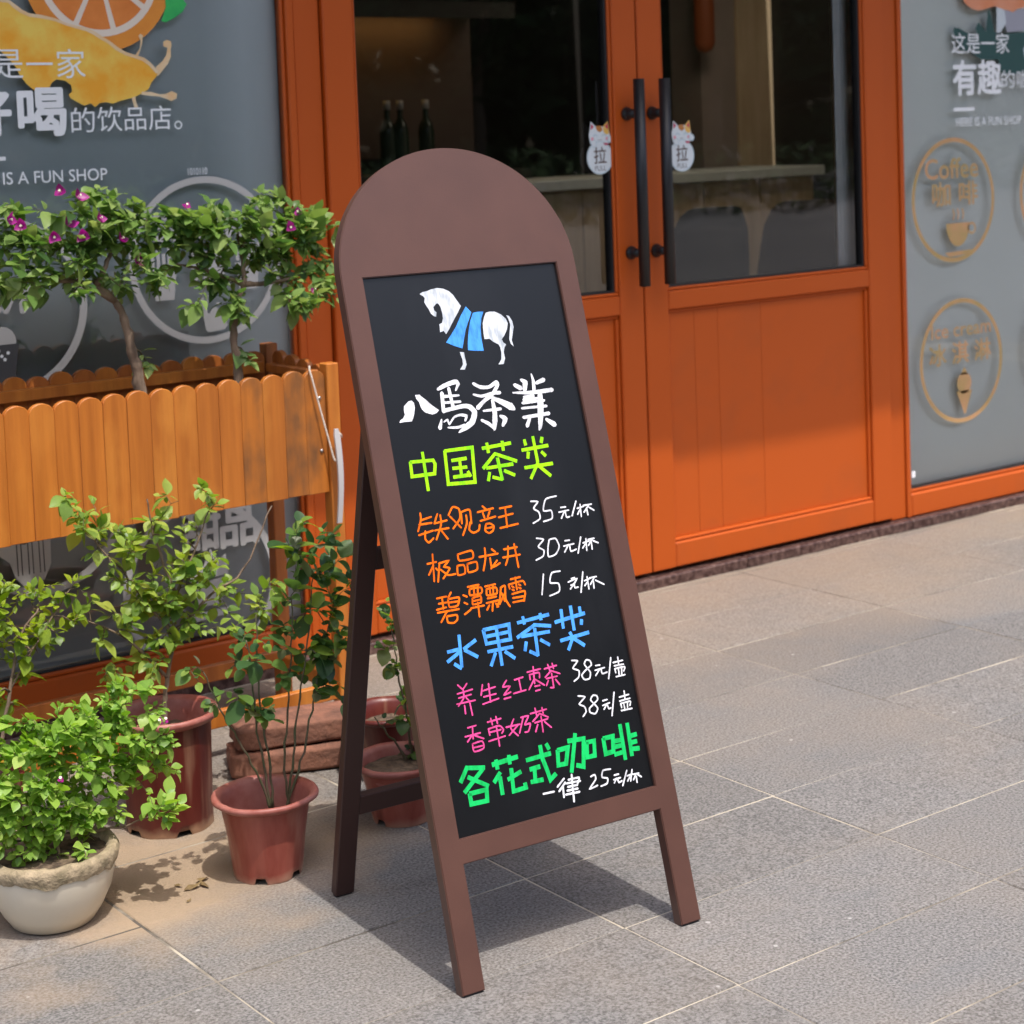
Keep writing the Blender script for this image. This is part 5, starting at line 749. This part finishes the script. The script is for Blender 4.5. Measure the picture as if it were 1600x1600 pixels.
# ================================================================== PLANTS
def leaf_mesh(L,W,fold,curl,shape,mt,tip=1.0,nseg=6):
    V=[];Fc=[]
    for i in range(nseg+1):
        t=i/nseg
        if shape=='ov': hw=W*(math.sin(math.pi*min(1,t**.72))**.85)*(1-.15*t)
        elif shape=='rd': hw=W*(math.sin(math.pi*t**.85)**.6)
        else: hw=W*math.sin(math.pi*t**.9)
        if i in(0,nseg): hw=.0003
        x=L*t; z=-curl*L*t*t
        V+=[(x,-hw,z+fold*hw),(x,0,z),(x,hw,z+fold*hw)]
    for i in range(nseg):
        a=3*i; Fc+=[(a,a+3,a+4,a+1),(a+1,a+4,a+5,a+2)]
    me=bpy.data.meshes.new('leaf'); me.from_pydata(V,[],Fc); me.materials.append(mt); me.polygons.foreach_set('use_smooth',[True]*len(Fc)); return me
def leafset(L,W,shape,mt):
    return [leaf_mesh(L*s,W*s*q,f_,c,shape,mt) for s,q,f_,c in ((1,1,.25,.15),(.8,1.05,.4,.3),(1.15,.92,.15,.05),(.65,1.0,.3,.1),(.95,1.1,.1,.4))]
def plant(key,label,cat,name,leaves,mt,density,lsize,seed,trunk_r,barkm,twigm,per=(5,8),group=None,spread=.05,bracts=0,maxobj=300):
    rr=random.Random(seed); D=PLANTS[key]; base=Vector(D['stems'][0][0])
    root=empty(name,base); tag(root,label,cat,group)
    def PA(o):
        o.parent=root; o.matrix_parent_inverse=Matrix.Translation(-base); return o
    nodes=[]
    V=[];Fc=[]
    for si,s_ in enumerate(D['stems']):
        P=smoothpts(s_,5)
        for p in P[1:-1]: p+=Vector([rr.uniform(-.002,.002) for _ in range(3)])
        r0=trunk_r*(1 if si==0 else .55) if trunk_r>.004 else trunk_r
        rad=[r0*(1-.6*i/(len(P)-1))*(1+.12*math.sin(i*2.1)) for i in range(len(P))]
        tube_data(P,rad,8,V,Fc); nodes+=[(p,rad[i]) for i,p in enumerate(P) if i>len(P)*.35]
    PA(mesh('trunk' if trunk_r>.004 else 'stems',V,Fc,barkm,None,True))
    tips=[]
    for b in D['blobs']:
        c=Vector(b[:3]); r_=b[3]; n=max(2,int(density*(r_/.045)**2+.5))
        for _ in range(n):
            while True:
                d_=Vector([rr.uniform(-1,1) for _ in range(3)])
                if d_.length<=1: break
            d_=d_.normalized()*(d_.length**.55)
            tips.append(c+Vector((d_.x*r_,d_.y*max(r_,.05),d_.z*r_))*.9)
    top=Vector(D['stems'][0][-1]); tips.sort(key=lambda t:(t-top).length)
    V=[];Fc=[]; L=[]
    for t in tips:
        bn,br=min(nodes,key=lambda q:(q[0]-t).length+ (.03 if q[0].z>t.z+.02 else 0))
        dist=(t-bn).length; k=max(2,int(dist/.02)); pts=[bn]
        for i in range(1,k+1):
            s_=i/k; p=bn.lerp(t,s_)+Vector((rr.uniform(-.003,.003),rr.uniform(-.003,.003),rr.uniform(-.003,.003)+.012*math.sin(math.pi*s_)*min(1,dist/.06)))*(1 if i<k else 0); pts.append(p)
        ra=[max(.0006,min(br,.0028)*(1-.7*i/(len(pts)-1))) for i in range(len(pts))]
        tube_data(pts,ra,5,V,Fc)
        for p,q in zip(pts[1:],ra[1:]): nodes.append((p,q))
        td=(pts[-1]-pts[-2]).normalized(); m_=rr.randint(*per) if (key not in 'CD' or rr.random()>.13) else 0; az=rr.uniform(0,6.28)
        for i in range(m_):
            az+=2.4+rr.uniform(-.4,.4); s_=i/max(1,m_-1); back=min(.04,dist*.8)*(1-s_)
            p=t-td*back
            side=td.orthogonal().normalized(); side=Matrix.Rotation(az,3,td)@side
            dr=(side*(1.1-.6*s_)+td*(.25+.7*s_)+Vector((0,0,.15))+Vector((0,-.12,0))).normalized()
            L.append((p+side*.002,dr,rr.random(),rr.random()))
    if V: PA(tag(mesh('twigs',V,Fc,twigm,None,True),kind='stuff'))
    # leaves: the nearest to the camera as single objects, the rest joined
    cam_=Vector((0,0,H)); L.sort(key=lambda q:(q[0]-cam_).length)
    JV=[];JF=[]
    for i,(p,dr,a,b) in enumerate(L):
        me=leaves[int(a*4.99)]; up=(Vector((0,-.25,1))+Vector((b-.5,a-.5,0))*1.1).normalized()
        y_=up.cross(dr)
        if y_.length<.05: y_=Vector((0,1,0)).cross(dr)
        y_.normalize(); z_=dr.cross(y_); sc=.45+.95*b*b+.15*a
        M_=Matrix((dr*sc,y_*sc,z_*sc)).transposed().to_4x4(); M_.translation=p
        if i<maxobj:
            o=bpy.data.objects.new('leaf',me); COL.objects.link(o); o.parent=root; o.matrix_parent_inverse=Matrix.Translation(-base); o.matrix_basis=M_
        else:
            b0=len(JV); JV+=[M_@v.co for v in me.vertices]; JF+=[tuple(b0+q for q in f_.vertices) for f_ in me.polygons]
    if JV: PA(tag(mesh('foliage',JV,JF,mt,None,True),kind='stuff'))
    # flowers: three papery bracts round a cream tube
    for fp in D['flowers']:
        fo=empty('flower',Vector(fp)-base,0,root); fs=rr.uniform(.7,1.1)*(.5 if key=='E' else .72 if key=='B' else 1); ax=Vector((rr.uniform(-1.1,1.1),-1,rr.uniform(-.5,1.2))).normalized(); s1=ax.orthogonal().normalized(); s2=ax.cross(s1)
        for k in range(3):
            an=k*2.094+rr.uniform(-.2,.2); dd=(s1*math.cos(an)+s2*math.sin(an))*1.0+ax*.55; dd.normalize(); yy=ax.cross(dd).normalized(); zz=dd.cross(yy)
            M_=Matrix((dd,yy,zz)).transposed().to_4x4()@Matrix.Scale(fs*rr.uniform(.85,1.1),4); o=bpy.data.objects.new('petal',BR); COL.objects.link(o); o.parent=fo; o.matrix_basis=M_
        Vv=[];Ff=[]; tube_data([ax*0.0,ax*.009,ax*.012],[.001,.0012,.0026],6,Vv,Ff); mesh('flower_tube',Vv,Ff,CREAM,fo)
    return root
BR=leaf_mesh(.023,.0105,.35,-.2,'ov',PETAL)
LA=leafset(.032,.0115,'ov',LEAFA); LC=leafset(.031,.0100,'el',LEAFC); LD=leafset(.024,.008,'el',LEAFD); LE=leafset(.021,.0080,'el',LEAFE); LF=leafset(.030,.0125,'rd',LEAFF); LG_=leafset(.026,.0105,'rd',LEAFF)
grp=None
plant('A','bougainvillea with bent trunk and many magenta flowers, left one in the planter','bougainvillea','bougainvillea',LA,LEAFA,8.6,1,1,.0145,BARK,TWIG)
plant('B','straight trunked bougainvillea with dense green crown, right one in the planter','bougainvillea','bougainvillea',LA,LEAFA,8.6,1,2,.0115,BARK,TWIG)
plant('C','loose light green shrub with bare twigs growing in the tall dark red pot','shrub','potted_shrub',LC,LEAFC,8,1,3,.0060,BARK,TWIG)
plant('D','yellowish green shrub at the left edge of the photo below the planter','shrub','potted_shrub',LD,LEAFD,9,1,4,.0045,BARK,TWIG)
plant('E','dense bright green bush spilling over the cream bowl planter','bush','small_bush',LE,LEAFE,17,1,5,.0045,BARK,TWIG,per=(6,9))
plant('F','dark leaved rose with long thin stems growing in the small red pot','rose bush','rose_plant',LF,LEAFF,7,1,6,.0026,STEMG,STEMG,per=(4,6))
plant('G','short leafy rose in the dusty pot seen between the chalkboard legs','rose bush','rose_plant',LG_,LEAFF,5.5,1,7,.0030,STEMG,STEMG,per=(4,6))
# ================================================================== STREET BEHIND THE CAMERA (mirrored in the glass)
rd=mesh('road',[(-60,-20,-.010),(80,-20,-.010),(80,-13,-.010),(-60,-13,-.010)],[(0,1,2,3)],ASPH); tag(rd,kind='structure')
HG=mat('hedge_green',(.04,.09,.02),.9,col2=(.015,.035,.01),scale=14)
def blobmass(name,x0,x1,y0,y1,z0,z1,n,sz,seed,mt):
    rr=random.Random(seed); V=[];Fc=[]
    for _ in range(n):
        c=Vector((rr.uniform(x0,x1),rr.uniform(y0,y1),rr.uniform(z0,z1))); a=Vector([rr.uniform(-1,1) for _ in range(3)]).normalized(); b=a.orthogonal().normalized(); b=Matrix.Rotation(rr.uniform(0,6.28),3,a)@b; cc=a.cross(b); s_=sz*rr.uniform(.6,1.4); k=len(V)
        V+=[c-b*s_,c+cc*s_*.5,c+b*s_,c-cc*s_*.5]; Fc.append((k,k+1,k+2,k+3))
    return mesh(name,V,Fc,mt)
hd=blobmass('hedge',-10,45,-12.6,-11.4,0,.95,9000,.10,3,HG); tag(hd,'long low clipped hedge across the plaza behind the camera','hedge')
TG=mat('tree_green',(.05,.10,.025),.9,col2=(.02,.045,.012),scale=3)
rr=random.Random(9)
for i,x in enumerate((-4,1.5,6,10,18,23,28,34,41)):
    t=empty('street_tree',(x,-23+rr.uniform(-1.5,1.5),0)); tag(t,['first','second','third','fourth','fifth','sixth','seventh','eighth','ninth'][i]+' leafy street tree from the left in the row across the road','tree','street trees across the road')
    c=t.location; tube('trunk',[(0,0,0),(.1,0,1.5),(0,.1,3.2),(.2,0,4.8)],[.2,.17,.14,.08],BARK,t)
    V=[];Fc=[]
    for _ in range(2600):
        while True:
            q=Vector([rr.uniform(-1,1) for _ in range(3)])
            if .3<q.length<1: break
        q=Vector((q.x*2.9,q.y*2.6,q.z*3.0+5.0+.5*noise.noise(q*3))); a=Vector([rr.uniform(-1,1) for _ in range(3)]).normalized(); b=a.orthogonal(); b.normalize(); cc=a.cross(b); s_=.2; k=len(V)
        V+=[q-b*s_,q+cc*s_*.6,q+b*s_,q-cc*s_*.6]; Fc.append((k,k+1,k+2,k+3))
    mesh('crown',V,Fc,TG,t)
wd_=blobmass('woods',-34,62,-36,-31,0,15,16000,.75,21,TG); tag(wd_,kind='stuff')
for i,(x,y,lb) in enumerate(((4.95,5.0,'added fill lamp above the chairs, out of view'),)):
    l_=empty('added_fill_lamp',(x,y,2.46)); tag(l_,lb,'lamp'); box('fill_lamp_housing',-.33,.33,-.33,.33,.005,.035,DARK,l_,0); box('fill_lamp_diffuser',-.3,.3,-.3,.3,-.012,.004,FILL_LAMP,l_,0)  # unseen lamp added to brighten the counter and chairs
